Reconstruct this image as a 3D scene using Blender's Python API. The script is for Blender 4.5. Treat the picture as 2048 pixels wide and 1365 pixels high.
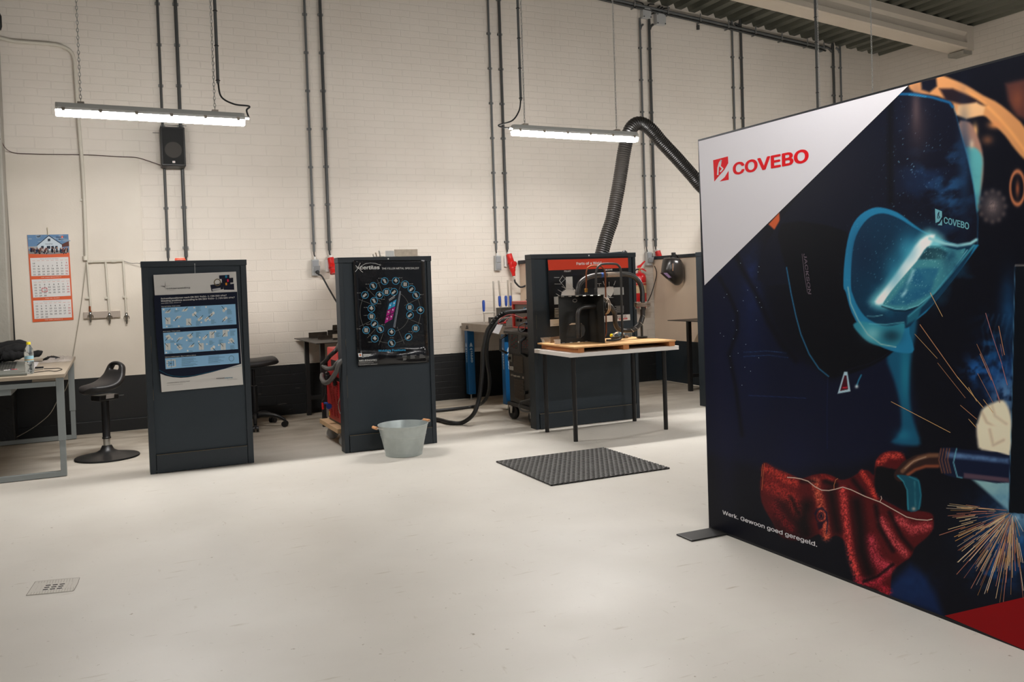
import bpy, bmesh, math, random
import numpy as np
from mathutils import Vector, Matrix
random.seed(7)
rng = np.random.RandomState(5)
for o in list(bpy.data.objects):
    bpy.data.objects.remove(o)
SC = bpy.context.scene
COL = SC.collection
R_ = math.radians

# ------------------------------------------------------------------ camera, world, exposure
CAM_F, CAM_CY, CAM_H = 1721.65, 605.8, 1.30
_p, _r, _y = R_(-1.31066), R_(-1.92643), R_(24.86275)
CF = Vector((math.sin(_y)*math.cos(_p), math.cos(_y)*math.cos(_p), math.sin(_p)))
_R0 = Vector((math.cos(_y), -math.sin(_y), 0))
_U0 = _R0.cross(CF)
CR = math.cos(_r)*_R0 + math.sin(_r)*_U0
CU = -math.sin(_r)*_R0 + math.cos(_r)*_U0
CO = Vector((0, 0, CAM_H))
cam_d = bpy.data.cameras.new('camera')
cam = bpy.data.objects.new('camera', cam_d)
COL.objects.link(cam)
M = Matrix.Identity(4)
for i in range(3):
    M[i][0], M[i][1], M[i][2], M[i][3] = CR[i], CU[i], -CF[i], CO[i]
cam.matrix_world = M
cam_d.sensor_width = 36.0
cam_d.sensor_fit = 'HORIZONTAL'
cam_d.lens = CAM_F/2048*36
cam_d.shift_y = -(682.5-CAM_CY)/2048
cam_d.clip_start = 0.05
cam_d.clip_end = 100
SC.camera = cam

world = bpy.data.worlds.new('world')
SC.world = world
world.use_nodes = True
world.node_tree.nodes['Background'].inputs[0].default_value = (0.80, 0.88, 1.0, 1)
world.node_tree.nodes['Background'].inputs[1].default_value = 0.2
SC.view_settings.view_transform = 'Standard'
SC.view_settings.look = 'None'
SC.view_settings.gamma = 1
SC.view_settings.use_curve_mapping = False
SC.view_settings.exposure = 0.2
LAMP_EMIT = 168.0

# ------------------------------------------------------------------ measuring helper: photo pixel -> point on a real plane
def ray(px, py):
    return CF*CAM_F + CR*(px-1024) + CU*(CAM_CY-py)
def at(px, py, x=None, y=None, z=None):
    r = ray(px, py)
    if x is not None: t = (x-CO.x)/r.x
    elif y is not None: t = (y-CO.y)/r.y
    else: t = (z-CO.z)/r.z
    return CO + r*t

# ------------------------------------------------------------------ materials
def lin(c):
    out = []
    for v in c:
        v = v/255.0
        out.append(v/12.92 if v <= 0.04045 else ((v+0.055)/1.055)**2.4)
    return tuple(out)+(1.0,)
_mc = {}
def mat(name, rgb, rough=0.5, metal=0.0, bump=0.0, bscale=60.0, var=0.0, vscale=6.0, spec=0.5, emit=0.0, coat=0.0, trans=0.0, ior=1.45, alpha=1.0):
    if name in _mc: return _mc[name]
    m = bpy.data.materials.new(name)
    m.use_nodes = True
    nt = m.node_tree; N = nt.nodes; L = nt.links
    b = N['Principled BSDF']
    c = lin(rgb)
    b.inputs['Base Color'].default_value = c
    b.inputs['Roughness'].default_value = rough
    b.inputs['Metallic'].default_value = metal
    b.inputs['Specular IOR Level'].default_value = spec
    b.inputs['Coat Weight'].default_value = coat
    b.inputs['Coat Roughness'].default_value = 0.15
    b.inputs['Transmission Weight'].default_value = trans
    b.inputs['IOR'].default_value = ior
    b.inputs['Alpha'].default_value = alpha
    if emit:
        b.inputs['Emission Color'].default_value = c
        b.inputs['Emission Strength'].default_value = emit
    if bump or var:
        tc = N.new('ShaderNodeTexCoord')
    if var:
        n = N.new('ShaderNodeTexNoise'); n.inputs['Scale'].default_value = vscale; n.inputs['Detail'].default_value = 6
        L.new(tc.outputs['Object'], n.inputs['Vector'])
        mx = N.new('ShaderNodeMixRGB')
        mx.inputs[1].default_value = tuple(v*(1-var) for v in c[:3])+(1,)
        mx.inputs[2].default_value = tuple(min(1, v*(1+var)+0.004) for v in c[:3])+(1,)
        L.new(n.outputs['Fac'], mx.inputs[0]); L.new(mx.outputs[0], b.inputs['Base Color'])
    if bump:
        n2 = N.new('ShaderNodeTexNoise'); n2.inputs['Scale'].default_value = bscale; n2.inputs['Detail'].default_value = 4
        L.new(tc.outputs['Object'], n2.inputs['Vector'])
        bp = N.new('ShaderNodeBump'); bp.inputs['Strength'].default_value = bump; bp.inputs['Distance'].default_value = 0.01
        L.new(n2.outputs['Fac'], bp.inputs['Height']); L.new(bp.outputs['Normal'], b.inputs['Normal'])
    _mc[name] = m
    return m
def ink(rgb):            # a printed colour
    return mat('ink_%d_%d_%d' % tuple(rgb), rgb, 0.5, spec=0.15)

# ------------------------------------------------------------------ mesh builder
ORG = {}
def catmull(P, n=8):
    P = [Vector(p) for p in P]
    if len(P) < 3: return P
    Q = [P[0]*2-P[1]]+P+[P[-1]*2-P[-2]]
    out = []
    for i in range(1, len(Q)-2):
        a, b, c, d = Q[i-1:i+3]
        for k in range(n):
            t = k/n
            out.append(0.5*((2*b)+(c-a)*t+(2*a-5*b+4*c-d)*t*t+(3*b-a-3*c+d)*t**3))
    out.append(P[-1])
    return out
class MB:
    def __init__(s): s.v=[]; s.f=[]; s.m=[]; s.s=[]
    def add(s, vs, fs, m=0, sm=False):
        b = len(s.v)
        s.v += [Vector(v) for v in vs]
        for f in fs:
            s.f.append([i+b for i in f]); s.m.append(m); s.s.append(sm)
        return s
    def box(s, a, b, m=0):
        x0,y0,z0 = (min(a[i],b[i]) for i in range(3)); x1,y1,z1 = (max(a[i],b[i]) for i in range(3))
        return s.add([(x0,y0,z0),(x1,y0,z0),(x1,y1,z0),(x0,y1,z0),(x0,y0,z1),(x1,y0,z1),(x1,y1,z1),(x0,y1,z1)],
              [(0,3,2,1),(4,5,6,7),(0,1,5,4),(1,2,6,5),(2,3,7,6),(3,0,4,7)], m)
    def mbox(s, mtx, size, m=0):
        hx,hy,hz = size[0]/2,size[1]/2,size[2]/2
        vs=[mtx@Vector(p) for p in [(-hx,-hy,-hz),(hx,-hy,-hz),(hx,hy,-hz),(-hx,hy,-hz),(-hx,-hy,hz),(hx,-hy,hz),(hx,hy,hz),(-hx,hy,hz)]]
        return s.add(vs,[(0,3,2,1),(4,5,6,7),(0,1,5,4),(1,2,6,5),(2,3,7,6),(3,0,4,7)], m)
    def tube(s, pts, r, n=12, m=0, caps=True, rf=None, smooth=True):
        pts=[Vector(p) for p in pts]; k=len(pts); vs=[]
        t0=(pts[1]-pts[0]).normalized()
        up=Vector((0,0,1)) if abs(t0.z)<0.9 else Vector((1,0,0))
        nrm=(up-t0*up.dot(t0)).normalized()
        for i,p in enumerate(pts):
            a=pts[max(i-1,0)]; c=pts[min(i+1,k-1)]
            t=(c-a)
            t=t.normalized() if t.length>1e-9 else t0
            nrm=(nrm-t*nrm.dot(t))
            nrm=nrm.normalized() if nrm.length>1e-9 else up
            bn=t.cross(nrm)
            rr=r if rf is None else rf(i/(k-1))*r
            for j in range(n):
                an=2*math.pi*j/n
                vs.append(p+(nrm*math.cos(an)+bn*math.sin(an))*rr)
        fs=[]
        for i in range(k-1):
            for j in range(n):
                j2=(j+1)%n
                fs.append((i*n+j,i*n+j2,(i+1)*n+j2,(i+1)*n+j))
        s.add(vs,fs,m,smooth)
        if caps:
            s.add(vs[:n],[tuple(range(n))[::-1]],m); s.add(vs[-n:],[tuple(range(n))],m)
        return s
    def cyl(s, a, b, r, r2=None, n=16, m=0, caps=True):
        r2 = r if r2 is None else r2
        return s.tube([a,b],1.0,n,m,caps,rf=lambda t: r+(r2-r)*t)
    def lathe(s, prof, c=(0,0,0), n=32, m=0, ax=None, sm=True):
        c=Vector(c); ax=Vector(ax).normalized() if ax else Vector((0,0,1))
        u=Vector((1,0,0)) if abs(ax.x)<0.9 else Vector((0,1,0))
        u=(u-ax*u.dot(ax)).normalized(); w=ax.cross(u); vs=[]
        for r,z in prof:
            for j in range(n):
                a=2*math.pi*j/n
                vs.append(c+ax*z+(u*math.cos(a)+w*math.sin(a))*r)
        fs=[(i*n+j,i*n+(j+1)%n,(i+1)*n+(j+1)%n,(i+1)*n+j) for i in range(len(prof)-1) for j in range(n)]
        return s.add(vs,fs,m,sm)
    def prism(s, poly, d, m=0):
        poly=[Vector(p) for p in poly]; d=Vector(d); n=len(poly)
        nn=Vector((0,0,0))
        for i in range(n): nn+=poly[i].cross(poly[(i+1)%n])
        if nn.dot(d)>0: poly=poly[::-1]
        vs=poly+[p+d for p in poly]
        fs=[tuple(range(n)),tuple(range(2*n-1,n-1,-1))]+[(i,i+n,(i+1)%n+n,(i+1)%n) for i in range(n)]
        return s.add(vs,fs,m)
    def grid(s, P, m=0, sm=True, skip=None):   # P[i][j]
        a=len(P); b=len(P[0]); vs=[p for row in P for p in row]; fs=[]
        for i in range(a-1):
            for j in range(b-1):
                if skip and skip(i,j): continue
                fs.append((i*b+j,(i+1)*b+j,(i+1)*b+j+1,i*b+j+1))
        return s.add(vs,fs,m,sm)
    def build(s, name, mats, parent=None, bevel=0.0, seg=2, sub=0, solid=0.0, label=None, weld=False):
        if not isinstance(mats,(list,tuple)): mats=[mats]
        o3=ORG.get(parent.name,Vector((0,0,0))) if parent else Vector((0,0,0))
        if parent is None:   # single mesh thing: origin at its base
            xs=[v.x for v in s.v]; ys=[v.y for v in s.v]; zs=[v.z for v in s.v]
            o3=Vector(((min(xs)+max(xs))/2,(min(ys)+max(ys))/2,min(zs)))
        me=bpy.data.meshes.new(name)
        me.from_pydata([tuple(v-o3) for v in s.v],[],s.f)
        for mm in mats: me.materials.append(mm)
        me.polygons.foreach_set('material_index',s.m); me.polygons.foreach_set('use_smooth',s.s)
        if weld:
            bm=bmesh.new(); bm.from_mesh(me); bmesh.ops.remove_doubles(bm,verts=bm.verts,dist=1e-5)
            bmesh.ops.recalc_face_normals(bm,faces=bm.faces); bm.to_mesh(me); bm.free()
        me.update()
        if any(s.s): me.set_sharp_from_angle(angle=R_(50))
        o=bpy.data.objects.new(name,me); COL.objects.link(o)
        if parent: o.parent=parent; ORG[o.name]=o3
        else: o.location=o3; ORG[o.name]=o3
        if solid:
            md=o.modifiers.new('solid','SOLIDIFY'); md.thickness=solid; md.offset=-1
        if bevel:
            md=o.modifiers.new('bevel','BEVEL'); md.width=bevel; md.segments=seg; md.limit_method='ANGLE'; md.angle_limit=R_(40)
        if sub:
            md=o.modifiers.new('sub','SUBSURF'); md.levels=sub; md.render_levels=sub
        if label: o['label']=label
        return o
def tag(o,label=None,cat=None,group=None,kind=None):
    if label: o['label']=label
    if cat: o['category']=cat
    if group: o['group']=group
    if kind: o['kind']=kind
    return o
def thing(name,label,cat,loc,group=None):
    o=bpy.data.objects.new(name,None); COL.objects.link(o)
    o.location=Vector(loc); o.empty_display_size=0.05
    ORG[o.name]=Vector(loc)
    return tag(o,label,cat,group)
def dup(o,dx,label=None,parent=None):
    c=o.copy(); COL.objects.link(c)
    if parent: c.parent=parent
    else: c.location=o.location+Vector(dx)
    if label: c['label']=label
    ORG[c.name]=ORG.get(o.name,Vector((0,0,0)))+Vector(dx)
    for ch in [q for q in bpy.data.objects if q.parent==o]:
        dup(ch,dx,None,c)
    return c

# ------------------------------------------------------------------ printed matter on a plane
_tc={}
try:      # the plain grotesque that ships inside Blender itself; the built-in default font if it is missing
    import os
    FONT = bpy.data.fonts.load(os.path.join(bpy.utils.system_resource('DATAFILES', path='fonts'), 'Inter.woff2'))
except Exception:
    FONT = None
def glyphs(s,bold):
    k=(s,bold)
    if k not in _tc:
        cu=bpy.data.curves.new('t','FONT'); cu.body=s; cu.size=1; cu.offset=bold; cu.resolution_u=6 if len(s)<12 and bold else 3
        if FONT: cu.font=FONT
        o=bpy.data.objects.new('t',cu); COL.objects.link(o)
        dg=bpy.context.evaluated_depsgraph_get()
        me=bpy.data.meshes.new_from_object(o.evaluated_get(dg))
        vs=[(v.co.x,v.co.y) for v in me.vertices]; fs=[tuple(p.vertices) for p in me.polygons]
        bpy.data.objects.remove(o); bpy.data.curves.remove(cu); bpy.data.meshes.remove(me)
        x0=min((v[0] for v in vs),default=0); x1=max((v[0] for v in vs),default=1)
        _tc[k]=([((x-x0)/max(x1-x0,1e-6),y/0.729) for x,y in vs],fs,(x1-x0)/.729)
    return _tc[k]
class Print:
    """ink shapes given in measured photo coordinates, laid on a real plane"""
    def __init__(s,plane,nrm,c=(0,0,1.0),base=0.0,warp=None):
        s.plane=plane; s.n=Vector(nrm); s.c=c; s.mb=MB(); s.mats=[]; s.base=base; s.warp=warp
    def P(s,p,L):
        q=at(s.c[0]+p[0]/s.c[2], s.c[1]+p[1]/s.c[2], **s.plane)+s.n*(s.base+0.0004*L)
        if s.warp: q=q+s.n*s.warp(q)
        return q
    def mi(s,rgb):
        m=ink(rgb) if isinstance(rgb,(tuple,list)) else rgb
        if m not in s.mats: s.mats.append(m)
        return s.mats.index(m)
    def orient(s,vs,f):
        a=sum((vs[f[i]].cross(vs[f[(i+1)%len(f)]]) for i in range(len(f))),Vector())
        return f if a.dot(s.n)>0 else f[::-1]
    def poly(s,pts,rgb,L=1):
        vs=[s.P(p,L) for p in pts]
        s.mb.add(vs,[s.orient(vs,tuple(range(len(vs))))],s.mi(rgb))
    def line(s,pts,w,rgb,L=2):
        for i_,(a,b) in enumerate(zip(pts[:-1],pts[1:])):
            a=Vector(a); b=Vector(b); d=(b-a)
            if d.length<1e-6: continue
            n=Vector((-d.y,d.x)).normalized()*w/2; e=d.normalized()*w*0.3
            s.poly([a+n-e,b+n+e,b-n+e,a-n-e],rgb,L+.15*(i_%2))
    def disc(s,c,rx,ry,rgb,L=2,n=24):
        s.poly([(c[0]+rx*math.cos(2*math.pi*i/n),c[1]+ry*math.sin(2*math.pi*i/n)) for i in range(n)],rgb,L)
    def ring(s,c,rx,ry,w,rgb,L=2,n=48,a0=0,a1=360):
        pts=[(c[0]+rx*math.cos(R_(a0+(a1-a0)*i/n)),c[1]+ry*math.sin(R_(a0+(a1-a0)*i/n))) for i in range(n+1)]
        s.line(pts,w,rgb,L)
    def text(s,t,p0,p1,pt,rgb,L=3,bold=0.0):
        vs,fs,asp=glyphs(t,0.0)
        a=s.P(p0,L); u=s.P(p1,L)-a; v=s.P(pt,L)-a
        b=bold*.75; sh=[(0,0)]
        if b: sh+=[(b,0),(-b,0),(0,b*.7),(0,-b*.7)]+([(b*.7,b*.5),(-b*.7,b*.5),(b*.7,-b*.5),(-b*.7,-b*.5)] if len(t)<12 else [])
        for i_,(ox,oy) in enumerate(sh):
            w=[a+s.n*(.00006*i_)+u*(x+ox/max(asp*.729,.05))+v*(y+oy/.729) for x,y in vs]
            if fs: s.mb.add(w,[s.orient(w,f) for f in fs],s.mi(rgb))
    def build(s,name,parent=None,label=None):
        return s.mb.build(name,s.mats,parent,label=label)
# ================================================================== the setting
WY = 9.14            # back wall plane
XR = 10.26           # right wall plane
def roofz(x): return 4.429-0.0885*(x-XR)
def wall_material(name, horizontal='x', band=True, split=True):
    m = bpy.data.materials.new(name); m.use_nodes=True
    nt=m.node_tree; N=nt.nodes; L=nt.links; b=N['Principled BSDF']
    g=N.new('ShaderNodeNewGeometry'); sp=N.new('ShaderNodeSeparateXYZ'); L.new(g.outputs['Position'],sp.inputs[0])
    cb=N.new('ShaderNodeCombineXYZ')
    L.new(sp.outputs['X' if horizontal=='x' else 'Y'],cb.inputs[0]); L.new(sp.outputs['Z'],cb.inputs[1])
    nz=N.new('ShaderNodeTexNoise'); nz.inputs['Scale'].default_value=7; nz.inputs['Detail'].default_value=3
    L.new(cb.outputs[0],nz.inputs['Vector'])
    ds=N.new('ShaderNodeMixRGB'); ds.blend_type='LINEAR_LIGHT'; ds.inputs[0].default_value=0.008
    L.new(cb.outputs[0],ds.inputs[1]); L.new(nz.outputs['Color'],ds.inputs[2])
    def brick(w,h,mort):
        t=N.new('ShaderNodeTexBrick'); t.inputs['Scale'].default_value=1
        t.inputs['Brick Width'].default_value=w; t.inputs['Row Height'].default_value=h
        t.inputs['Mortar Size'].default_value=mort; t.inputs['Mortar Smooth'].default_value=0.7
        t.inputs['Color1'].default_value=(1,1,1,1); t.inputs['Color2'].default_value=(0.97,0.97,0.97,1); t.inputs['Mortar'].default_value=(0.4,0.4,0.4,1)
        t.offset=0.5; L.new(ds.outputs[0],t.inputs['Vector']); return t
    def mth(op,a,bv):
        n=N.new('ShaderNodeMath'); n.operation=op
        for i,q in enumerate((a,bv)):
            if isinstance(q,(int,float)): n.inputs[i].default_value=q
            else: L.new(q,n.inputs[i])
        return n.outputs[0]
    small=brick(0.222,0.0725,0.0055)
    if split:
        big=brick(0.30,0.108,0.0065)
        mask=mth('MULTIPLY',mth('LESS_THAN',sp.outputs['X'],2.36),mth('LESS_THAN',sp.outputs['Z'],3.10))
        hm=N.new('ShaderNodeMixRGB'); L.new(mask,hm.inputs[0]); L.new(small.outputs['Color'],hm.inputs[1]); L.new(big.outputs['Color'],hm.inputs[2])
        H=hm.outputs[0]
        # plaster seams in the masonry
        for sx,z0 in ((2.36,0.52),(4.93,2.0)):
            d=mth('ABSOLUTE',mth('ADD',mth('SUBTRACT',sp.outputs['X'],sx),mth('MULTIPLY',mth('SUBTRACT',nz.outputs['Fac'],0.5),0.03)),0)
            seam=mth('MULTIPLY',mth('LESS_THAN',d,0.005),0.35)
            hm2=N.new('ShaderNodeMixRGB'); L.new(seam,hm2.inputs[0]); L.new(H,hm2.inputs[1]); hm2.inputs[2].default_value=(0,0,0,1); H=hm2.outputs[0]
    else: H=small.outputs['Color']
    n3=N.new('ShaderNodeTexNoise'); n3.inputs['Scale'].default_value=60; n3.inputs['Detail'].default_value=5; L.new(cb.outputs[0],n3.inputs['Vector'])
    hh=mth('ADD',H,mth('MULTIPLY',n3.outputs['Fac'],0.30))
    bp=N.new('ShaderNodeBump'); bp.inputs['Strength'].default_value=0.45; bp.inputs['Distance'].default_value=0.006
    L.new(hh,bp.inputs['Height']); L.new(bp.outputs['Normal'],b.inputs['Normal'])
    # paint: warm white above, black dado below
    n4=N.new('ShaderNodeTexNoise'); n4.inputs['Scale'].default_value=1.3; n4.inputs['Detail'].default_value=5; L.new(cb.outputs[0],n4.inputs['Vector'])
    cr=N.new('ShaderNodeMixRGB'); cr.inputs[1].default_value=lin((204,195,183)); cr.inputs[2].default_value=lin((222,214,203)); L.new(n4.outputs['Fac'],cr.inputs[0])
    mo=N.new('ShaderNodeMixRGB'); mo.blend_type='MULTIPLY'; mo.inputs[0].default_value=0.07; L.new(cr.outputs[0],mo.inputs[1]); L.new(H,mo.inputs[2])
    out=mo.outputs[0]
    if band:
        edge=mth('ADD',sp.outputs['Z'],mth('MULTIPLY',mth('SUBTRACT',n3.outputs['Fac'],0.5),0.006))
        bm_=mth('LESS_THAN',edge,0.525)
        scuff=N.new('ShaderNodeTexNoise'); scuff.inputs['Scale'].default_value=9; scuff.inputs['Detail'].default_value=8
        mp=N.new('ShaderNodeMapping'); mp.inputs['Scale'].default_value=(0.6,3.0,1); L.new(cb.outputs[0],mp.inputs['Vector']); L.new(mp.outputs[0],scuff.inputs['Vector'])
        ramp=N.new('ShaderNodeValToRGB'); ramp.color_ramp.elements[0].position=0.66; ramp.color_ramp.elements[0].color=lin((26,27,28)); ramp.color_ramp.elements[1].position=0.78; ramp.color_ramp.elements[1].color=lin((95,92,88))
        L.new(scuff.outputs['Fac'],ramp.inputs[0])
        bd=N.new('ShaderNodeMixRGB'); L.new(bm_,bd.inputs[0]); L.new(out,bd.inputs[1]); L.new(ramp.outputs[0],bd.inputs[2]); out=bd.outputs[0]
    L.new(out,b.inputs['Base Color']); b.inputs['Roughness'].default_value=0.55; b.inputs['Specular IOR Level'].default_value=0.35
    return m
M_wallb=wall_material('painted_masonry','x')
M_wallr=wall_material('painted_masonry_side','y',True,False)
def board_material(name='painted_board',ca=(196,187,173),cb=(215,206,192),bs=70,bst=.15):
    m=bpy.data.materials.new(name); m.use_nodes=True; nt=m.node_tree; N=nt.nodes; L=nt.links; b=N['Principled BSDF']
    g=N.new('ShaderNodeNewGeometry'); sp=N.new('ShaderNodeSeparateXYZ'); L.new(g.outputs['Position'],sp.inputs[0])
    lt=N.new('ShaderNodeMath'); lt.operation='LESS_THAN'; L.new(sp.outputs['Z'],lt.inputs[0]); lt.inputs[1].default_value=0.53
    nz=N.new('ShaderNodeTexNoise'); nz.inputs['Scale'].default_value=2.5; nz.inputs['Detail'].default_value=6; L.new(g.outputs['Position'],nz.inputs['Vector'])
    c=N.new('ShaderNodeMixRGB'); c.inputs[1].default_value=lin(ca); c.inputs[2].default_value=lin(cb); L.new(nz.outputs['Fac'],c.inputs[0])
    x=N.new('ShaderNodeMixRGB'); L.new(lt.outputs[0],x.inputs[0]); L.new(c.outputs[0],x.inputs[1]); x.inputs[2].default_value=lin((22,23,24)); L.new(x.outputs[0],b.inputs['Base Color'])
    n2=N.new('ShaderNodeTexNoise'); n2.inputs['Scale'].default_value=bs; bp=N.new('ShaderNodeBump'); bp.inputs['Strength'].default_value=bst; bp.inputs['Distance'].default_value=0.004
    L.new(g.outputs['Position'],n2.inputs['Vector']); L.new(n2.outputs['Fac'],bp.inputs['Height']); L.new(bp.outputs['Normal'],b.inputs['Normal'])
    b.inputs['Roughness'].default_value=0.5
    return m
M_board=board_material(); M_column=board_material('column_paint',(138,134,124),(164,160,150),32,1.0)
def floor_material():
    m=bpy.data.materials.new('coated_concrete_floor'); m.use_nodes=True; nt=m.node_tree; N=nt.nodes; L=nt.links; b=N['Principled BSDF']
    g=N.new('ShaderNodeNewGeometry'); P=g.outputs['Position']
    def noise(s,d=6,mp=None):
        n=N.new('ShaderNodeTexNoise'); n.inputs['Scale'].default_value=s; n.inputs['Detail'].default_value=d
        if mp:
            q=N.new('ShaderNodeMapping'); q.inputs['Scale'].default_value=mp[:3]; q.inputs['Rotation'].default_value=(0,0,mp[3]); L.new(P,q.inputs['Vector']); L.new(q.outputs[0],n.inputs['Vector'])
        else: L.new(P,n.inputs['Vector'])
        return n.outputs['Fac']
    def ramp(f,a,ca,z,cz):
        r=N.new('ShaderNodeValToRGB'); e=r.color_ramp.elements; e[0].position=a; e[0].color=ca; e[1].position=z; e[1].color=cz; L.new(f,r.inputs[0]); return r.outputs[0]
    def mul(a,c,f=1.0):
        x=N.new('ShaderNodeMixRGB'); x.blend_type='MULTIPLY'; x.inputs[0].default_value=f; L.new(a,x.inputs[1]); L.new(c,x.inputs[2]); return x.outputs[0]
    W=(1,1,1,1)
    c=ramp(noise(0.8,8),0.3,lin((196,190,180)),0.75,lin((214,209,200)))
    c=mul(c,ramp(noise(34,8),0.69,W,0.76,(0.42,0.36,0.29,1)))                     # specks of dirt
    c=mul(c,ramp(noise(13,12,(0.35,2.4,1,0.5)),0.66,W,0.76,(0.72,0.67,0.60,1)))     # scuffs
    c=mul(c,ramp(noise(11,12,(2.2,0.5,1,-0.5)),0.68,W,0.78,(0.74,0.69,0.62,1)))
    c=mul(c,ramp(noise(90,4),0.72,W,0.76,(0.30,0.25,0.20,1)))
    # worn, dirtier strip near the booths and the wall
    sp=N.new('ShaderNodeSeparateXYZ'); L.new(P,sp.inputs[0])
    mr=N.new('ShaderNodeMapRange'); mr.inputs['From Min'].default_value=6.6; mr.inputs['From Max'].default_value=8.6; L.new(sp.outputs['Y'],mr.inputs['Value'])
    dirt=ramp(noise(3.6,15,(0.7,1.8,1,0.1)),0.36,(0.92,0.88,0.82,1),0.70,(0.46,0.39,0.31,1))
    x=N.new('ShaderNodeMixRGB'); x.blend_type='MULTIPLY'; L.new(mr.outputs[0],x.inputs[0]); L.new(c,x.inputs[1]); L.new(dirt,x.inputs[2]); c=x.outputs[0]
    L.new(c,b.inputs['Base Color'])
    rr=ramp(noise(1.7,8),0.3,(0.38,)*3+(1,),0.75,(0.58,)*3+(1,)); L.new(rr,b.inputs['Roughness'])
    bp=N.new('ShaderNodeBump'); bp.inputs['Strength'].default_value=0.12; bp.inputs['Distance'].default_value=0.01; L.new(noise(9,5),bp.inputs['Height']); L.new(bp.outputs['Normal'],b.inputs['Normal'])
    b.inputs['Specular IOR Level'].default_value=0.45
    return m
M_floor=floor_material()
M_conc=mat('painted_concrete',(208,198,184),0.6,bump=0.15,bscale=40,var=0.06,vscale=3)
M_concraw=mat('rough_concrete',(150,147,138),0.8,bump=0.6,bscale=35,var=0.15,vscale=9)
M_deck=mat('galvanised_deck',(98,100,90),0.38,0.55,var=0.18,vscale=3)
M_black=mat('black_paint',(24,25,26),0.5)
XL=-3.2; YF=-4.0
MB().box((XL-.2,YF,-.1),(XR+.2,WY+.2,0)).build('floor',M_floor).__setitem__('kind','structure')
w=MB().prism([(XL-.2,WY,0),(XR+.2,WY,0),(XR+.2,WY,roofz(XR+.2)+.2),(XL-.2,WY,roofz(XL-.2)+.2)],(0,.2,0)).build('wall_back',M_wallb); w['kind']='structure'
w=MB().box((XR,YF,0),(XR+.2,WY,roofz(XR)+.1)).build('wall_right',M_wallr); w['kind']='structure'
w=MB().box((XL-.2,YF,0),(XL,WY,roofz(XL)+.1)).build('wall_left',M_wallr); w['kind']='structure'
# sloping trapezoidal steel deck, ribs run towards the back wall
mb=MB(); pitch=0.21; x=XL-.2; prof=[]
while x<XR+.2:
    for dx,dz in ((0,0),(.085,0),(.12,.075),(.175,.075)):
        prof.append((x+dx,roofz(x+dx)+dz))
    x+=pitch
vs=[(a,YF,c) for a,c in prof]+[(a,WY+.1,c) for a,c in prof]; n=len(prof)
mb.add(vs,[(i,i+1,n+i+1,n+i) for i in range(n-1)])
w=mb.build('ceiling',M_deck,solid=0.004); w['kind']='structure'
# concrete beam on a corbel at the right wall
def beam_z(x): return roofz(x)-0.31
sec=[(7.63,-.005),(7.63,-.10),(7.665,-.14),(7.665,-.215),(7.63,-.235),(7.63,-.30),(7.66,-.31),(7.89,-.31),(7.92,-.30),(7.92,-.235),(7.885,-.215),(7.885,-.14),(7.92,-.10),(7.92,-.005)]
mb=MB(); xs=(XL,XR-.12); n=len(sec)
for xx in xs: mb.v+= [Vector((xx,a,roofz(xx)+c)) for a,c in sec]
for i in range(n):
    j=(i+1)%n; mb.f.append([i,j,n+j,n+i]); mb.m.append(0); mb.s.append(False)
mb.prism([(XR-.12,7.63,roofz(XR)-.0),(XR-.12,7.92,roofz(XR)),(XR-.12,7.92,roofz(XR)-.31),(XR-.12,7.63,roofz(XR)-.31)],(.12,0,0))
w=mb.build('trim_1',M_conc,weld=False); w['kind']='structure'; w['label']='white concrete beam under the roof deck'
w=MB().box((XR-.16,7.66,roofz(XR)-.36),(XR,7.89,roofz(XR)-.312)).build('trim_2',M_concraw); w['kind']='structure'; w['label']='concrete bearing pad under the beam end'
# smooth board on the left of the back wall, plinth, concrete column
bd=MB().box((-.858,WY-.022,0.0),(.287,WY,2.635)).build('trim_3',M_board,bevel=.002); bd['kind']='structure'; bd['label']='smooth cream and black painted wall board'
w=MB().box((-3.2,WY-.045,0),(.30,WY-.0225,.115)).build('baseboard_back',M_black,bevel=.003); w['kind']='structure'
cx=at(26,690,y=9.0).x
w=MB().box((cx-.55,8.86,0),(cx-.0,WY-.0461,roofz(cx)-.0),0).build('trim_4',M_column,bevel=.015); w['kind']='structure'; w['label']='rough grey concrete column'
# ================================================================== conduits and wall fittings
M_cond=mat('grey_conduit',(92,94,94),0.45)
M_conddk=mat('dark_conduit',(66,67,66),0.45)
M_clip=mat('conduit_clip',(120,120,118),0.5)
M_cable=mat('black_cable',(28,28,28),0.5)
M_socket=mat('grey_socket_plastic',(172,173,172),0.4)
M_flap=mat('socket_flap',(138,140,142),0.35)
M_red=mat('red_plastic',(190,28,24),0.35)
M_white=mat('white_plastic',(215,213,208),0.4)
M_steel=mat('bright_steel',(190,188,182),0.3,0.9,var=0.1,vscale=30)
M_zinc=mat('zinc_chain',(205,206,205),0.35,0.6)
def conduit(x,z0,z1,r,label,dark=False,tail=0.0,bend=None,clips=None,group=None):
    y=WY-r-.012
    t=thing('conduit',label,'conduit',(x,y,z0),group)
    pts=[(x,y,z0),(x,y,z1)]
    if bend: pts=[(x,y,z0),(x,y,z1-.12)]+[(x+bend*k,y+0.02*k,z1-.12+.14*q) for k,q in ((.12,.45),(.45,.8),(1.0,1.0))]
    MB().tube(catmull(pts,5) if bend else pts,r,10).build('pipe',M_conddk if dark else M_cond,t)
    z=z0+.09; 
    while z<z1-.1:
        MB().box((x-r-.010,y-r*.4,z-.011),(x+r+.010,WY-.001,z+.011)).cyl((x-r-.010,y,z),(x+r+.010,y,z),.008,n=8).build('clip',M_clip,t)
        z+=clips or .40
    if tail: MB().tube(catmull([(x,y,z0+.02),(x,y,z0-.03),(x+.012,y,z0-tail)],5),r*.55,8).build('cable_end',M_cable,t)
    return t
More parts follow.
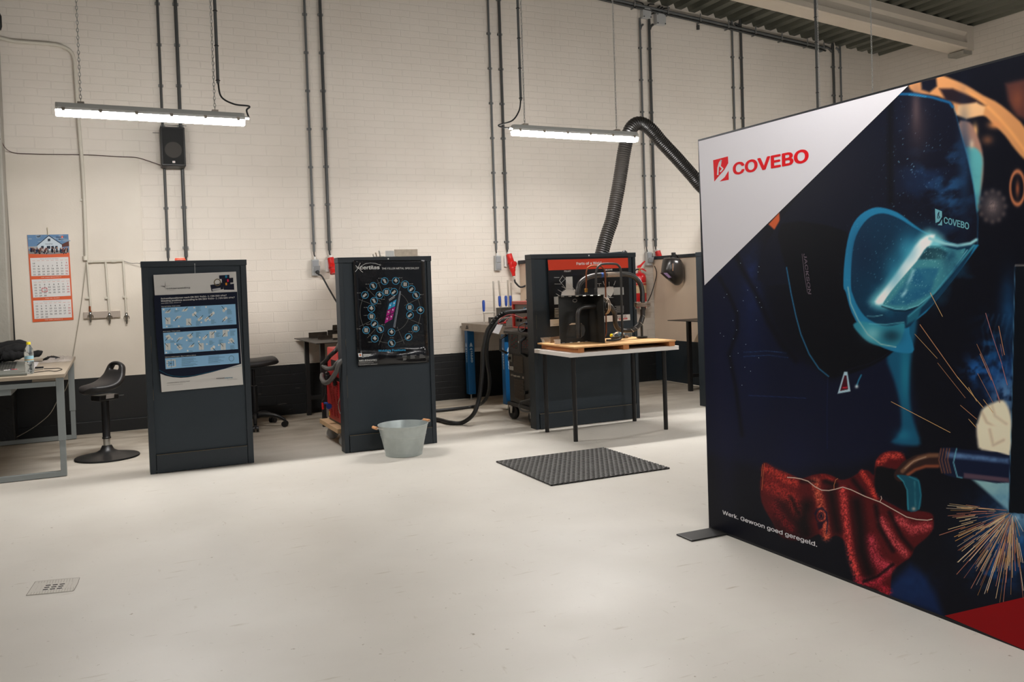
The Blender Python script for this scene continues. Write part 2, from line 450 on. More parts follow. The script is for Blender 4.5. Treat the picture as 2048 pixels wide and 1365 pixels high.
T_=lambda x: roofz(x)-.02
conduit(.512,1.66,T_(.512),.0125,'left dark conduit of the pair running behind the wall speaker',True,.10)
conduit(.677,1.67,T_(.677),.0165,'right thicker conduit of the pair running behind the wall speaker',True,.08)
conduit(1.945,1.70,T_(1.945),.0125,'thin conduit ending above the grey socket with a plugged-in cable',False,.06)
conduit(2.108,1.71,T_(2.1),.0165,'thicker conduit ending above the drooping red socket left of the black poster',True,.06)
conduit(4.047,1.69,T_(4.0),.0125,'thin conduit above the empty grey double socket over the blue-legged workbench',False,.07)
conduit(4.185,1.69,T_(4.2),.0165,'thicker conduit above the red plug that has a looping black cable',True,.06)
conduit(6.115,1.70,4.47,.0125,'thin conduit under the left ceiling junction box, behind the black hose',False,.07,bend=.06)
conduit(6.25,1.70,4.48,.0165,'thicker conduit under the right ceiling junction box, behind the black hose',True,.06,bend=.07)
conduit(7.56,1.7,4.62,.0125,'thin conduit of the pair that rises behind the big banner, left of the thin pole',False,0,bend=-.03)
conduit(7.70,1.7,4.62,.0165,'thicker conduit of the pair that rises behind the big banner, left of the thin pole',True,0,bend=-.08)
conduit(9.33,1.7,4.45,.0175,'thicker conduit of the last pair before the right wall corner',True,0,bend=-.14)
conduit(9.47,1.7,4.45,.0125,'thin conduit of the last pair before the right wall corner',False,0,bend=-.06)

# cable run under the roof deck
t=thing('cable_tray','grey bundle of conduits and cables fixed along the top of the back wall','cable tray',(5.6,WY-.05,roofz(5.6)-.05))
for k,(dy,dz,r) in enumerate(((.02,.045,.016),(.02,.085,.014),(.055,.06,.018),(.06,.10,.013))):
    MB().tube([(5.2,WY-dy,roofz(5.2)-dz-.03),(9.25-k*.05,WY-dy,roofz(9.2)-dz-.03)],r,8).build('pipe',(M_cond,M_conddk)[k%2],t)
for x in (6.0,6.5,7.0,7.45,7.9,8.35,8.8,9.1):
    MB().box((x,WY-.09,roofz(x)-.15),(x+.015,WY,roofz(x)-.135)).box((x,WY-.09,roofz(x)-.15),(x+.015,WY-.08,roofz(x)-.03)).build('bracket',M_clip,t)
def junction(x,z,s,label,cables):
    t=thing('junction_box',label,'junction box',(x,WY,z))
    MB().box((x-s/2,WY-.07,z-s/2),(x+s/2,WY-.001,z+s/2)).build('box',M_socket,t,bevel=.006)
    for dx,dz in ((-.4,-.4),(.4,-.4),(-.4,.4),(.4,.4)):
        MB().cyl((x+dx*s,WY-.071,z+dz*s),(x+dx*s,WY-.078,z+dz*s),.008,n=8).build('screw',M_conddk,t)
    for c in cables:
        MB().tube(catmull(c,6),.008,8).build('cable',M_cable,t)
y=WY-.035
junction(6.20,4.62,.125,'left grey ceiling junction box under the cable run',[[(6.17,y,4.68),(6.16,y,4.74),(6.05,y,4.76)],[(6.23,y,4.68),(6.25,y,4.74),(6.33,y,4.75)],[(6.26,y,4.61),(6.36,y,4.66),(6.46,y,4.73)]])
junction(6.41,4.565,.14,'right grey ceiling junction box under the cable run, slightly lower',[[(6.39,y,4.63),(6.38,y,4.70),(6.42,y,4.74)],[(6.44,y,4.63),(6.46,y,4.70),(6.56,y,4.73)]])
MB().box((7.12,WY-.03,4.53),(7.16,WY-.001,4.58)).build('wall_hook',M_conddk).update({'label':'small dark hook high on the wall under the cable run','category':'hook'}) if False else tag(MB().box((7.0,WY-.03,4.50),(7.03,WY-.001,4.56)).build('wall_hook',M_conddk),'small dark hook high on the wall under the cable run','hook')

def grey_socket(x,z,label,plug=None,loc_y=WY):
    t=thing('wall_socket',label,'socket',(x,WY,z-.09))
    MB().box((x-.036,WY-.055,z-.09),(x+.036,WY-.001,z+.082)).build('housing',M_socket,t,bevel=.005)
    MB().cyl((x,WY-.028,z+.08),(x,WY-.028,z+.112),.012,n=10).build('cable_gland',M_white,t)
    MB().box((x-.031,WY-.066,z+.003),(x+.031,WY-.056,z+.072)).build('flap',M_flap,t,bevel=.003)
    if plug:
        mt=Matrix.Translation((x+.005,WY-.085,z-.018))@Matrix.Rotation(R_(-68),4,'X')
        MB().mbox(mt,(.064,.07,.008)).build('flap',M_flap,t,bevel=.002,label='raised socket flap')
    else:
        MB().box((x-.031,WY-.066,z-.078),(x+.031,WY-.056,z-.006)).build('flap',M_flap,t,bevel=.003)
    return t
def red_socket(x,z,label,plugged=False,tilt=0):
    t=thing('industrial_socket',label,'socket',(x,WY,z-.1))
    a=Vector((x,WY-.05,z+.085)); d=Vector((.10,-.28,-1)).normalized()
    MB().box((x-.05,WY-.03,z-.06),(x-.02,WY-.001,z+.07)).build('back_plate',M_white,t,bevel=.003)
    MB().lathe([(.012,.03),(.019,.028),(.022,.0),(.0,-.001)],a,16,ax=(0,0,1)).build('cable_gland',M_white,t)
    MB().lathe([(.0,0),(.034,.001),(.036,.05),(.040,.095),(.044,.10),(.044,.112),(.036,.114)],a,20,ax=d).build('body',M_red,t)
    e=a+d*.11
    MB().lathe([(.036,0),(.036,.05),(.040,.055),(.038,.068),(.0,.07)],e,20,ax=d).build('socket_mouth',M_red,t)
    hx=Vector((.55,-.8,0)).normalized()
    MB().mbox(Matrix.Translation(e+hx*.036+Vector((0,0,-.012))),(.045,.02,.035)).build('latch',M_red,t,bevel=.003)
    if plugged:
        f=e+d*.05; d2=Vector((.12,-.1,-1)).normalized()
        MB().lathe([(.034,0),(.034,.035),(.024,.06),(.020,.10),(.012,.105),(.0,.106)],f,18,ax=d2).build('plug',M_red,t)
        MB().lathe([(.0,0),(.034,.002),(.034,.014),(.0,.016)],e+Vector((.02,-.03,-.01)),18,ax=(.3,-1,-.1)).build('socket_lid',M_red,t)
        MB().lathe([(.011,0),(.013,.01),(.010,.045)],f+d2*.10,12,ax=d2).build('cable_gland',M_steel,t)
        return t,f+d2*.145
    return t,e
grey_socket(1.95,1.535,'grey wall socket with its lower flap raised, left of the black poster',True)
tag(MB().lathe([(0,0),(.018,.002),(.019,.025),(.010,.04),(0,.041)],(1.957,WY-.075,1.495),14,ax=(.3,-.6,-1)).tube(catmull([(1.965,WY-.10,1.46),(2.0,WY-.12,1.43),(2.06,WY-.15,1.30),(2.16,WY-.2,1.10),(2.24,WY-.3,.98),(2.3,WY-.6,.80)],8),.009,8).build('power_cable',M_cable),'black power cable plugged into the grey wall socket, hanging to the right','cable')
red_socket(2.112,1.545,'red industrial wall socket left of the black poster')
grey_socket(4.055,1.54,'grey double wall socket with both flaps shut above the workbench')
_,e=red_socket(4.195,1.55,'red industrial socket with a red plug and round lid above the workbench',True)
tag(MB().tube(catmull([e,e+Vector((.01,-.01,-.04)),e+Vector((.07,-.02,-.09)),e+Vector((.15,-.05,-.05)),e+Vector((.18,-.08,.05)),e+Vector((.165,-.1,.18)),e+Vector((.13,-.15,.24)),e+Vector((.10,-.25,.27))],8),.011,8).build('power_cable',M_cable),'black power cable looping up from the red plug to the booth rail','cable')
grey_socket(6.135,1.55,'grey wall socket with its lower flap raised, above the fire extinguisher',True)
p=[at(1309,532,y=9.03),at(1313,545,y=9.02),at(1311,560,y=9.04),at(1302,590,y=9.05),at(1292,612,y=9.0),at(1286,640,y=8.9)]
tag(MB().tube(catmull(p,8),.0055,8).build('power_cable',M_cable),'black power cable hanging from the socket beside the fire extinguisher','cable')
red_socket(6.262,1.555,'red industrial wall socket above the fire extinguisher, next to the booth rail')

# ------------------------------------------------------------------ loudspeaker
SY=8.90
M_spk=mat('speaker_black',(30,29,28),0.45,bump=.1,bscale=200)
M_grille=mat('speaker_grille',(16,16,16),0.7,bump=.3,bscale=500)
q=[at(319.5,252.5,y=SY),at(369,252,y=SY),at(372.5,333,y=SY),at(323.5,333,y=SY)]
xa=(q[0].x+q[3].x)/2; xb=(q[1].x+q[2].x)/2; zt=q[0].z; zb=q[2].z
t=thing('wall_speaker','black rectangular loudspeaker mounted high on the wall over two conduits','speaker',(xa,SY,zb))
MB().box((xa,SY,zb),(xb,SY+.19,zt)).build('cabinet',M_spk,t,bevel=.008)
MB().box((xa+.014,SY-.006,zb+.018),(xb-.014,SY+.002,zt-.014)).build('grille',M_grille,t,bevel=.003)
c=Vector(((xa+xb)/2,SY-.0062,zb+.155))
MB().cyl(c+Vector((0,-.0008,0)),c+Vector((0,.001,0)),.077,n=40).build('woofer',mat('woofer_cone',(38,33,26),.6),t)
lg=MB().box((c.x-.012,SY-.009,zb+.030),(c.x+.012,SY-.006,zb+.048)).build('badge',M_white,t)
MB().box((c.x-.004,SY-.0095,zb+.036),(c.x+.004,SY-.009,zb+.042)).build('badge_mark',M_red,lg)
MB().box((xa+.01,SY+.03,zt+.018),(xb+.02,SY+.035,zt+.022)).box((xa-.06,SY+.15,zt-.04),(xa+.01,SY+.154,zt-.036)).box((c.x-.05,SY+.18,zb+.05),(c.x+.05,WY,zt-.05)).build('bracket',M_conddk,t)
z=2.64
tag(MB().tube(catmull([(-1.0,8.84,3.0),(-.86,8.84,2.75),(-.80,9.10,z+.02),(-.6,9.12,z+.006),(-.2,9.12,z+.012),(.1,9.12,z+.004),(.26,9.12,z),(.36,9.10,z-.03),(.50,9.06,z-.085)],8),.0035,6).build('speaker_wire',mat('speaker_wire',(60,32,28),.5)),'thin dark wire along the top edge of the wall board to the speaker','wire')
tag(MB().tube([at(8,318,y=9.10),at(14,420,y=9.10),at(22,560,y=9.10),at(30,695,y=9.10),at(34,760,y=9.10)],.007,6).build('gap_line',M_cable),'dark line filling the gap between the concrete column and the wall board','cable')  # black tube added as the dark line of the gap, in place of its shade

# ------------------------------------------------------------------ white gas pipe with three taps
M_pipe=mat('cream_painted_pipe',(196,190,176),0.45)
t=thing('gas_pipe','cream painted pipe running down the wall to a manifold with three taps','pipe',(-.22,WY-.04,1.1))
Y=WY-.045
P_=lambda a,b: at(a,b,y=Y)
pa=[(-1.1,Y,3.72),P_(0,76),P_(25,82),P_(60,85),P_(100,88),P_(122,92),P_(140,102),P_(148,118),P_(151,150),P_(157,240),P_(165,340),P_(170,440),P_(172.5,520)]
MB().tube(catmull(pa,8),.0165,12).build('pipe',M_pipe,t)
MB().tube(catmull([P_(172.5,515),P_(176,524),P_(200,523.5),P_(246,522)],1),.011,10).build('manifold',M_pipe,t)
for (a,b) in (((174,524),(182,622)),((211,524),(219,628)),((246,522),(253,628))):
    MB().tube([P_(*a),P_(*b)],.0095,10).build('drop_pipe',M_pipe,t)
for (a,b) in ((165,400),(112,89),(176,596),(215,596),(250,594)):
    c=P_(a,b); MB().box((c.x-.02,c.y-.005,c.z-.01),(c.x+.02,WY,c.z+.01)).build('clip',M_pipe,t)
for (a,b) in ((104,89),(170,517),(180,524),(228,523)):
    c=P_(a,b); d=Vector((.02,0,0)) if a!=170 else Vector((0,0,.02)); MB().cyl(c-d,c+d,.0185 if a in(104,170) else .0135,n=12).build('fitting',M_pipe,t)
M_chrome=mat('chrome_tap',(150,148,142),0.22,0.95)
for k,(a,b) in enumerate(((181,630),(219,632),(253,632))):
    c=P_(a,b)+Vector((0,-.012,0))
    v=MB().lathe([(.006,.03),(.011,.026),(.013,.01),(.016,.0),(.014,-.02),(.010,-.035),(.012,-.045),(.008,-.06),(.006,-.075)],c,14).build('tap',M_chrome,t)
    mb=MB()
    for s in (-1,1): mb.tube(catmull([c+Vector((0,-.014,0)),c+Vector((s*.018,-.022,-.004)),c+Vector((s*.024,-.022,-.028))],4),.004,6)
    mb.cyl(c+Vector((0,.0,0)),c+Vector((0,-.024,0)),.007,n=8)
    mb.build('tap_handle',M_chrome,v)
M_copper=mat('copper_tape',(150,80,48),.4,.7)
c=P_(180.5,620); MB().cyl(c+Vector((0,0,.034)),c-Vector((0,0,.036)),.0115,n=10).build('copper_joint',M_copper,t,label='bare copper joint above the left tap')
c0=at(167.5,631,y=WY-.03); c1=at(240.5,627,y=WY-.03)
tag(MB().box((c0.x,WY-.05,c0.z-.032),(c1.x,WY-.001,c0.z+.032)).build('metal_strip',mat('polished_strip',(212,196,180),.25,.6),bevel=.002),'polished metal strip fixed to the wall behind the two left taps','metal strip')
cord=mat('pale_cord',(150,143,128),.6)
tag(MB().tube(catmull([at(246,522,y=9.09),at(262,527,y=9.09),at(276,527,y=9.05),at(300,530,y=9.0)],6),.0025,6).build('cord',M_conddk),'thin dark cord running right from the pipe manifold behind the first booth panel','cord')
tag(MB().tube(catmull([at(172,530,y=9.08),at(165,590,y=9.1),at(158,640,y=9.1),at(147,705,y=9.1),at(135,770,y=9.08),at(116,800,y=9.05),at(100,828,y=9.0),at(75,850,y=8.98),at(50,866,y=8.95),at(20,882,y=8.9)],8),.0035,6).build('cord',cord),'pale cord hanging from the pipe manifold down under the desk','cord')
# small dark thing at the far left edge high on the column
tag(MB().lathe([(0,0),(.02,.0),(.028,.03),(.028,.12),(.012,.16),(0,.16)],(at(-1,44,y=8.8).x-.012,8.83,at(0,58,y=8.8).z),12).build('hanging_knob',M_black),'small black fitting on the column at the far upper left','fitting')

# ------------------------------------------------------------------ lamps
M_house=mat('lamp_housing',(205,205,200),.35)
M_emit=mat('lamp_diffuser',(255,252,249),.3,emit=LAMP_EMIT)
M_clipm=mat('lamp_clip',(140,130,118),.4,.5)
def lamp(x0,y,z,label,cable_side,seen=True,tilt=-.012,chain_dx=(.17,1.08),tube_at=1.08,grp='long ceiling lamps'):
    Lh=1.27
    t=thing('batten_lamp',label,'lamp',(x0+Lh/2,y,z),None)
    zz=lambda x: z+(x-x0)*tilt/1.27
    def sweep(sec,m,name):
        mb=MB(); n=len(sec); stations=[(x0,.80),(x0+.02,1.0),(x0+Lh-.02,1.0),(x0+Lh,.80)]
        for xx,k in stations: mb.v+=[Vector((xx,y+a*k,zz(xx)+b)) for a,b in sec]
        for i in range(3):
            for j in range(n):
                mb.f.append([i*n+j,i*n+(j+1)%n,(i+1)*n+(j+1)%n,(i+1)*n+j]); mb.m.append(0); mb.s.append(False)
        mb.f.append(list(range(n))[::-1]); mb.m.append(0); mb.s.append(False)
        mb.f.append([3*n+j for j in range(n)]); mb.m.append(0); mb.s.append(False)
        return mb.build(name,m,t)
    sweep([(-.052,.0),(.052,.0),(.052,.018),(.042,.034),(.030,.052),(-.030,.052),(-.042,.034),(-.052,.018)],M_house,'housing')
    sweep([(.047,-.001),(-.047,-.001),(-.045,-.018),(-.034,-.036),(.034,-.036),(.045,-.018)],M_emit,'diffuser')
    if not seen: return t
    for k in range(6):
        xx=x0+.05+k*(Lh-.10)/5
        MB().box((xx-.011,y-.057,zz(xx)-.010),(xx+.011,y-.050,zz(xx)+.014)).build('clip',M_clipm,t)
    top=lambda x: roofz(x)-.0
    for k,dx in enumerate(chain_dx):
        xx=x0+dx
        MB().box((xx-.022,y-.03,zz(xx)+.052),(xx+.022,y+.03,zz(xx)+.066)).build('hanger',M_clipm,t)
        mb=MB(); zc=zz(xx)+.078; i=0
        while zc<top(xx):
            ring=[]; 
            for a in range(8):
                u=math.cos(a*math.pi/4)*.0075; w_=math.sin(a*math.pi/4)*.016
                ring.append(Vector((xx+(u if i%2 else 0),y+(0 if i%2 else u),zc+w_)))
            for a in range(8):
                mb.tube([ring[a],ring[(a+1)%8]],.0026,4,caps=False)
            zc+=.026; i+=1
        mb.build('chain',M_zinc,t)
    xx=x0+tube_at
    s=cable_side
    MB().tube([(xx+.03*s,y,zz(xx)+.27),(xx+.03*s,y,top(xx))],.012,8).build('cable_tube',M_cond,t)
    for k in range(1,7):
        z_=zz(xx)+.27+k*.26-.24
        MB().tube([(xx+.03*s+math.cos(a)*.016,y+math.sin(a)*.016,z_) for a in np.linspace(0,6.283,9)],.003,4,caps=False).build('cable_tie',M_black,t)
    xe=x0+Lh if s>0 else x0
    MB().cyl((xe-.01*s,y,zz(xe)+.022),(xe+.035*s,y,zz(xe)+.022),.013,n=10).build('cable_gland',M_house,t)
    if s>0: pts=[(xx+.03,y,zz(xx)+.28),(xx+.05,y,zz(xx)+.17),(xx+.14,y,zz(xx)+.12),(xx+.25,y,zz(xx)+.11),(xe+.02,y,zz(xe)+.08),(xe+.035,y,zz(xe)+.022)]
    else: pts=[(xx-.03,y,zz(xx)+.28),(xx-.05,y,zz(xx)+.18),(xx-.12,y,zz(xx)+.09),(xx-.25,y,zz(xx)+.045),(xe-.09,y,zz(xe)+.026),(xe-.035,y,zz(xe)+.022)]
    MB().tube(catmull(pts,8),.0065,8).build('lamp_cable',M_cable,t)
    return t
LY=6.80
a=at(111,219,y=LY); b=at(1025,260,y=LY)
lamp(a.x,LY,a.z-.005,'long glowing batten lamp hanging above the desk and first booth panel',1,chain_dx=(.16,1.06),tube_at=1.06)
lamp(b.x,LY,b.z-.008,'long glowing batten lamp hanging in front of the curved black hose',-1,chain_dx=(.12,1.06),tube_at=.12)
lamp(6.66,LY,b.z-.008,'batten lamp hidden behind the banner, only its pole and chain showing above it',-1,chain_dx=(.10,.86),tube_at=.10)
# ================================================================== booth panels
M_part=mat('blue_black_panel',(32,43,51),0.55,bump=.06,bscale=90,var=.12,vscale=4)
M_partd=mat('blue_black_trim',(29,38,45),0.5,bump=.08,bscale=60,var=.15,vscale=7)
M_scuff=mat('bare_wood_scuff',(128,112,84),0.7)
M_cream=mat('cream_booth_board',(214,194,172),0.6,bump=.05,bscale=80,var=.05,vscale=5)
def panel(x0,x1,y,label,fw=.045,lip=.0,depth=.12,H=1.545):
    t=thing('booth_partition',label,'booth panel',((x0+x1)/2,y,0))
    MB().box((x0+fw*.5,y+.014,.02),(x1-fw*.5,y+depth,H-.02)).build('board',M_part,t)
    for a,b in ((x0,x0+fw),(x1-fw,x1)):
        MB().box((a,y,0),(b,y+depth,H-.042)).build('post',M_partd,t,bevel=.002)
    MB().box((x0-.004,y-.004,H-.042),(x1+.004,y+depth,H)).build('top_rail',M_partd,t,bevel=.002)
    MB().box((x0+fw+.004,y-.006,.004),(x1-fw-.004,y+.0139,.135)).build('kick_board',M_partd,t,bevel=.0015)
    MB().box((x0+fw+.004,y-.0065,.1352),(x1-fw-.004,y+.004,.1368)).build('scuffed_edge',M_scuff,t)
    r=random.Random(int(x0*100))
    for s in range(3):
        z=r.uniform(.3,.9); MB().box((x0+fw+.0003,y+.002,z),(x0+fw+.0015,y+.0135,z+r.uniform(.1,.35))).build('scuffed_edge',M_scuff,t)
    return t
panel(.197,.925,6.75,'dark blue-black booth panel carrying the light blue welding positions poster',.042)
panel(1.615,2.382,6.70,'dark blue-black booth panel carrying the glossy black poster, galvanised tub in front',.035)
panel(3.338,4.417,6.775,'dark blue-black booth panel behind the white table with the pipe sample',.032)
panel(5.325,6.30,6.95,'dark blue-black booth panel edge just left of the large banner',.032)
def divider(x,y0,label,hh=1.575):
    t=thing('booth_divider',label,'booth divider',(x+.03,(y0+WY)/2,0))
    MB().box((x,y0,.53),(x+.05,WY-.01,hh-.0395)).build('cream_board',M_cream,t)
    MB().box((x-.002,y0,.02),(x+.052,WY-.01,.529)).build('black_base_board',M_partd,t)
    MB().box((x-.02,y0,hh-.039),(x+.07,WY-.01,hh)).build('top_rail',M_partd,t,bevel=.002)
    return t
divider(4.345,6.905,'cream booth divider with dark rail running to the wall behind the red poster panel',1.56)
divider(6.215,7.08,'cream and black booth divider on which the welding mask hangs')
divider(2.325,6.83,'cream booth divider behind the black poster panel',1.54)
divider(.80,6.88,'cream booth divider behind the light blue poster panel',1.53)

# ------------------------------------------------------------------ poster: welding positions, light blue
W_=(232,230,226); NAVY=(20,26,44); SKY=(142,190,226); DK=(24,26,36)
PM_paper=mat('poster_paper',(206,203,198),.45)
cz=(310,530,5.25)
def inv(c,x,y): return ((x-c[0])*c[2],(y-c[1])*c[2])
y1=6.75
pr=Print(dict(y=y1-.012),(0,-1,0),cz,base=.002)
c4=[inv(cz,306.8,550.3),inv(cz,472,543.6),inv(cz,486.4,769.7),inv(cz,323.3,784.8)]
t=thing('poster','white, navy and light blue welding positions poster on the leftmost booth panel','poster',at(400,784,y=y1-.012))
mb=MB(); q=[at(cz[0]+a/cz[2],cz[1]+b/cz[2],y=y1-.012) for a,b in c4]; mb.prism(q,(0,.0015,0)); 
mb.build('paper',PM_paper,t)
pr.poly([(-12,322),(862,283),(906,1040),(800,1072),(700,1100),(600,1128),(500,1152),(420,1170),(340,1183),(270,1187),(190,1182),(110,1165),(46,1140),(10,700)],NAVY,1)
pr.line([(46,1108),(130,1152),(200,1170),(300,1175),(400,1165),(550,1132),(750,1088),(906,1062)],2.5,(40,120,150),2)
for P4 in ([(68,452),(843,412),(855,625),(80,670)],[(85,715),(860,668),(872,885),(100,938)],[(105,983),(876,926),(883,1033),(112,1096)]): pr.poly(P4,SKY,2)
pr.text('Schweißpositionen nach EN ISO 9606-1 / EN ISO 6947',(62,364),(750,328),(61,341),W_,3,.012)
pr.text('Welding positions according to EN ISO 9606-1 / EN ISO 6947',(62,389),(835,350),(61,366),W_,3,.012)
pr.text('and ASME code, section IX',(65,409),(275,398),(64,397),W_,3)
pr.text('Stumpfnähte / Butt welds',(67,443),(265,434),(66,430),W_,3)
pr.text('Kehlnähte / Fillet welds',(85,706),(263,697),(84,693),W_,3)
pr.text('Zeichenerklärungen / Key to abbreviations',(105,975),(430,952),(104,962),W_,3)
pr.text('böhlerwelding',(123,259),(368,246),(122,237),DK,3,.006)
pr.text('by voestalpine',(125,272),(198,268),(125,265),(110,108,104),3)
pr.poly([(53,221),(108,238),(104,222)],(120,118,116),2); pr.poly([(108,222),(162,220),(108,226)],(150,148,144),2); pr.poly([(106,170),(111,222),(104,222)],(140,138,134),2); pr.poly([(104,240),(112,240),(113,272)],(160,158,154),2)
pr.text('voest',(642,1200),(730,1195),(641,1181),DK,3,.015); pr.text('alpine',(732,1195),(815,1190),(731,1176),(50,130,160),3,.01)
pr.text('ONE STEP AHEAD.',(757,1211),(865,1203),(757,1204),(120,118,114),3)
pr.text('voestalpine Böhler Welding GmbH',(125,1247),(366,1226),(125,1236),DK,3,.008)
pr.text('www.voestalpine.com/welding',(125,1269),(290,1254),(125,1259),(110,108,104),3)
# product photo: dark boxes and a wire ring
for P4,cc in (([(580,212),(715,195),(718,255),(595,280)],(24,26,42)),([(672,112),(780,104),(782,140),(676,150)],(26,28,46)),([(700,148),(820,135),(822,185),(704,192)],(20,22,36)),([(676,190),(790,182),(792,215),(690,225)],(28,30,46)),([(716,215),(828,198),(832,262),(722,262)],(22,25,44)),([(600,255),(688,240),(690,262),(602,274)],(170,170,172)),([(736,112),(756,110),(757,136),(738,138)],(40,130,170)),([(756,152),(772,150),(773,178),(757,180)],(220,30,80)),([(738,190),(756,188),(757,214),(740,216)],(220,140,40))): pr.poly(P4,cc,3 if cc[2]>100 or cc[0]>100 else 2)
pr.ring((655,185),32,34,9,(105,92,66),3,32)
r=random.Random(3)
def icon(x,y,kind):
    G=(214,216,214); BK=(20,22,28)
    if kind==0: pr.poly([(x-30,y+14),(x-8,y-14),(x+40,y-18),(x+20,y+10)],G,3)
    elif kind==1: pr.poly([(x-26,y-34),(x+26,y-36),(x+28,y+34),(x-24,y+36)],G,3); pr.line([(x,y-34),(x+1,y+34)],3,(150,160,165),4)
    elif kind==2: pr.disc((x-8,y+10),15,17,G,3,14); pr.disc((x+12,y-8),14,16,(232,232,228),4,14)
    else: pr.poly([(x-32,y-8),(x+6,y-30),(x+34,y+8),(x,y+30)],G,3); pr.line([(x-20,y+4),(x+20,y-2)],3,(150,160,165),4)
    a=r.choice((-2.2,-.9,.9,2.2)); pr.line([(x,y),(x+math.cos(a)*52,y+math.sin(a)*44)],5,BK,5)
for x,y,k in ((130,495,0),(308,478,0),(410,515,2),(600,515,2),(730,470,2),(135,590,1),(240,552,0),(352,600,1),(470,566,2),(540,570,2),(735,565,2),
              (140,760,3),(258,775,0),(365,750,3),(520,765,2),(595,735,1),(735,718,1),(135,860,1),(258,870,3),(378,856,0),(485,858,1),(605,872,2),(715,858,1),(800,795,3)): icon(x,y,k)
for x,y in ((90,470),(225,465),(412,450),(535,443),(200,583),(250,645),(123,648),(575,578),(485,605),(213,727),(333,793),(212,832),(460,806),(545,833),(343,902),(118,922),(180,780),(470,763),(634,700),(770,690),(670,843),(775,818)): pr.disc((x,y),9,9,W_,3,12)
for bx,by,n in ((110,466,4),(430,442,8),(560,462,7),(755,470,7),(205,480,3),(430,590,7),(760,560,7),(590,580,6),(140,640,3),(265,650,3),(430,712,7),(640,715,6),(790,695,7),(160,800,3),(350,790,3),(570,800,6),(670,790,7),(790,850,6),(235,830,3),(145,915,3),(360,905,3)):
    for i in range(n): pr.line([(bx,by+i*8),(bx+r.uniform(25,55),by+i*8-2)],2.2,(70,95,125),3)
for bx,by,n in ((280,985,9),(560,965,8)):
    for i in range(n): pr.line([(bx,by+i*10),(bx+r.uniform(90,190),by+i*10-8)],2.5,(52,78,108),3)
pr.poly([(118,1000),(215,992),(220,1070),(124,1080)],(205,208,206),3); pr.poly([(132,1012),(203,1006),(207,1060),(137,1068)],SKY,4)
pr.line([(168,990),(172,1080)],3,DK,5); pr.line([(118,1038),(180,1034)],3,DK,5); pr.line([(135,1015),(168,1036),(140,1062)],3,DK,5); pr.line([(190,1005),(194,1062)],4,DK,5)
pr.ring((802,983),26,28,3,(60,70,80),4,24)
pr.build('print',t)
MB().tube([at(389.5,529,y=6.735),at(390,547,y=6.735)],.0018,6).cyl(at(389.5,528.5,y=6.752),at(389.5,528.5,y=6.725),.004,n=8).build('hanging_wire',M_steel,t)
tag(MB().lathe([(.034+.0055*math.cos(a),.0055+.0055*math.sin(a)) for a in np.linspace(0,6.283,9)],(.465,6.81,1.546),20).lathe([(.031+.0055*math.cos(a),.0155+.0055*math.sin(a)) for a in np.linspace(0,6.283,9)],(.463,6.812,1.546),20).build('cable_coil',mat('orange_cable',(205,66,36),.5)),'small orange-red cable coil lying on top of the leftmost booth panel','cable coil')

# ------------------------------------------------------------------ glossy black poster
cz=(695,500,5.686); yb=6.70
def warp2(p):   # the sheet curls away from the panel at its lower edge
    s=min(1,max(0,(.80-p.z)/.13))
    return .013*math.sin(math.pi*s)*(1+.35*math.sin(p.x*19))
M_gloss=mat('glossy_black_print',(16,16,18),.13,bump=.5,bscale=5,spec=.6)
pr=Print(dict(y=yb-.004),(0,-1,0),cz,base=.012,warp=warp2)
t=thing('poster','glossy black round-diagram welding positions poster on the second booth panel','poster',at(786,733,y=yb-.02))
c4=[(60,120),(870,118),(920,1280),(115,1330)]
nu,nv=16,60; Gd=[]
for i in range(nv+1):
    v=i/nv; row=[]
    for j in range(nu+1):
        u=j/nu
        a=Vector(c4[0]).lerp(Vector(c4[1]),u); b_=Vector(c4[3]).lerp(Vector(c4[2]),u); p=a.lerp(b_,v)
        row.append(pr.P((p.x,p.y),-4))
    Gd.append(row)
MB().grid(Gd).build('sheet',M_gloss,t,solid=.001)
WHT=(225,225,222); CY=(60,165,215)
pr.text('certilas',(138,222),(358,220),(138,166),WHT,2,.03)
pr.text('THE FILLER METAL SPECIALIST',(385,224),(808,219),(385,195),WHT,2,.012)
pr.ring((365,172),8,8,2,WHT,2,12)
pr.line([(118,215),(150,185),(200,158),(255,150),(310,155),(362,172)],4,WHT,2)
pr.line([(88,180),(118,205),(150,240),(170,256)],5,WHT,2); pr.line([(140,152),(122,190),(105,225),(84,250)],5,WHT,2); pr.line([(90,205),(130,210)],3,WHT,2)
LN=(120,120,116)
pr.ring((482,706),343,356,3.2,LN,1,72)
pr.ring((490,700),212,232,3.2,LN,1,40,-62,78)
for a,b in (((332,338),(422,552)),((207,428),(375,597)),((122,563),(327,640)),((130,873),(333,775)),((222,1000),(360,845)),((350,1083),(402,948)),((560,878),(640,1067)),((657,773),(838,845)),((642,633),(830,543)),((622,333),(580,455))): pr.line([a,b],3,LN,1)
pr.poly([(455,530),(575,458),(600,462),(598,500),(528,880),(405,935),(408,880)],(26,34,44),2)
pr.line([(590,470),(520,880)],9,(120,126,140),3); pr.line([(600,475),(532,885)],3,(200,204,212),4)
for P4,cc in (([(470,612),(508,590),(492,660),(452,683)],CY),([(514,587),(552,563),(535,640),(498,658)],CY),([(447,692),(490,668),(474,735),(434,758)],(180,36,130)),([(497,665),(540,645),(522,712),(482,732)],(165,32,125)),([(432,768),(472,745),(458,815),(418,838)],(176,36,130)),([(480,742),(520,722),(503,790),(466,810)],(165,32,125))):
    pr.poly(P4,cc,3); cxx=sum(p[0] for p in P4)/4; cyy=sum(p[1] for p in P4)/4; pr.disc((cxx,cyy-6),8,9,(226,210,222),4,10)
pr.line([(468,566),(535,520)],5,WHT,3); pr.line([(470,580),(530,540)],3,WHT,3)
r=random.Random(11)
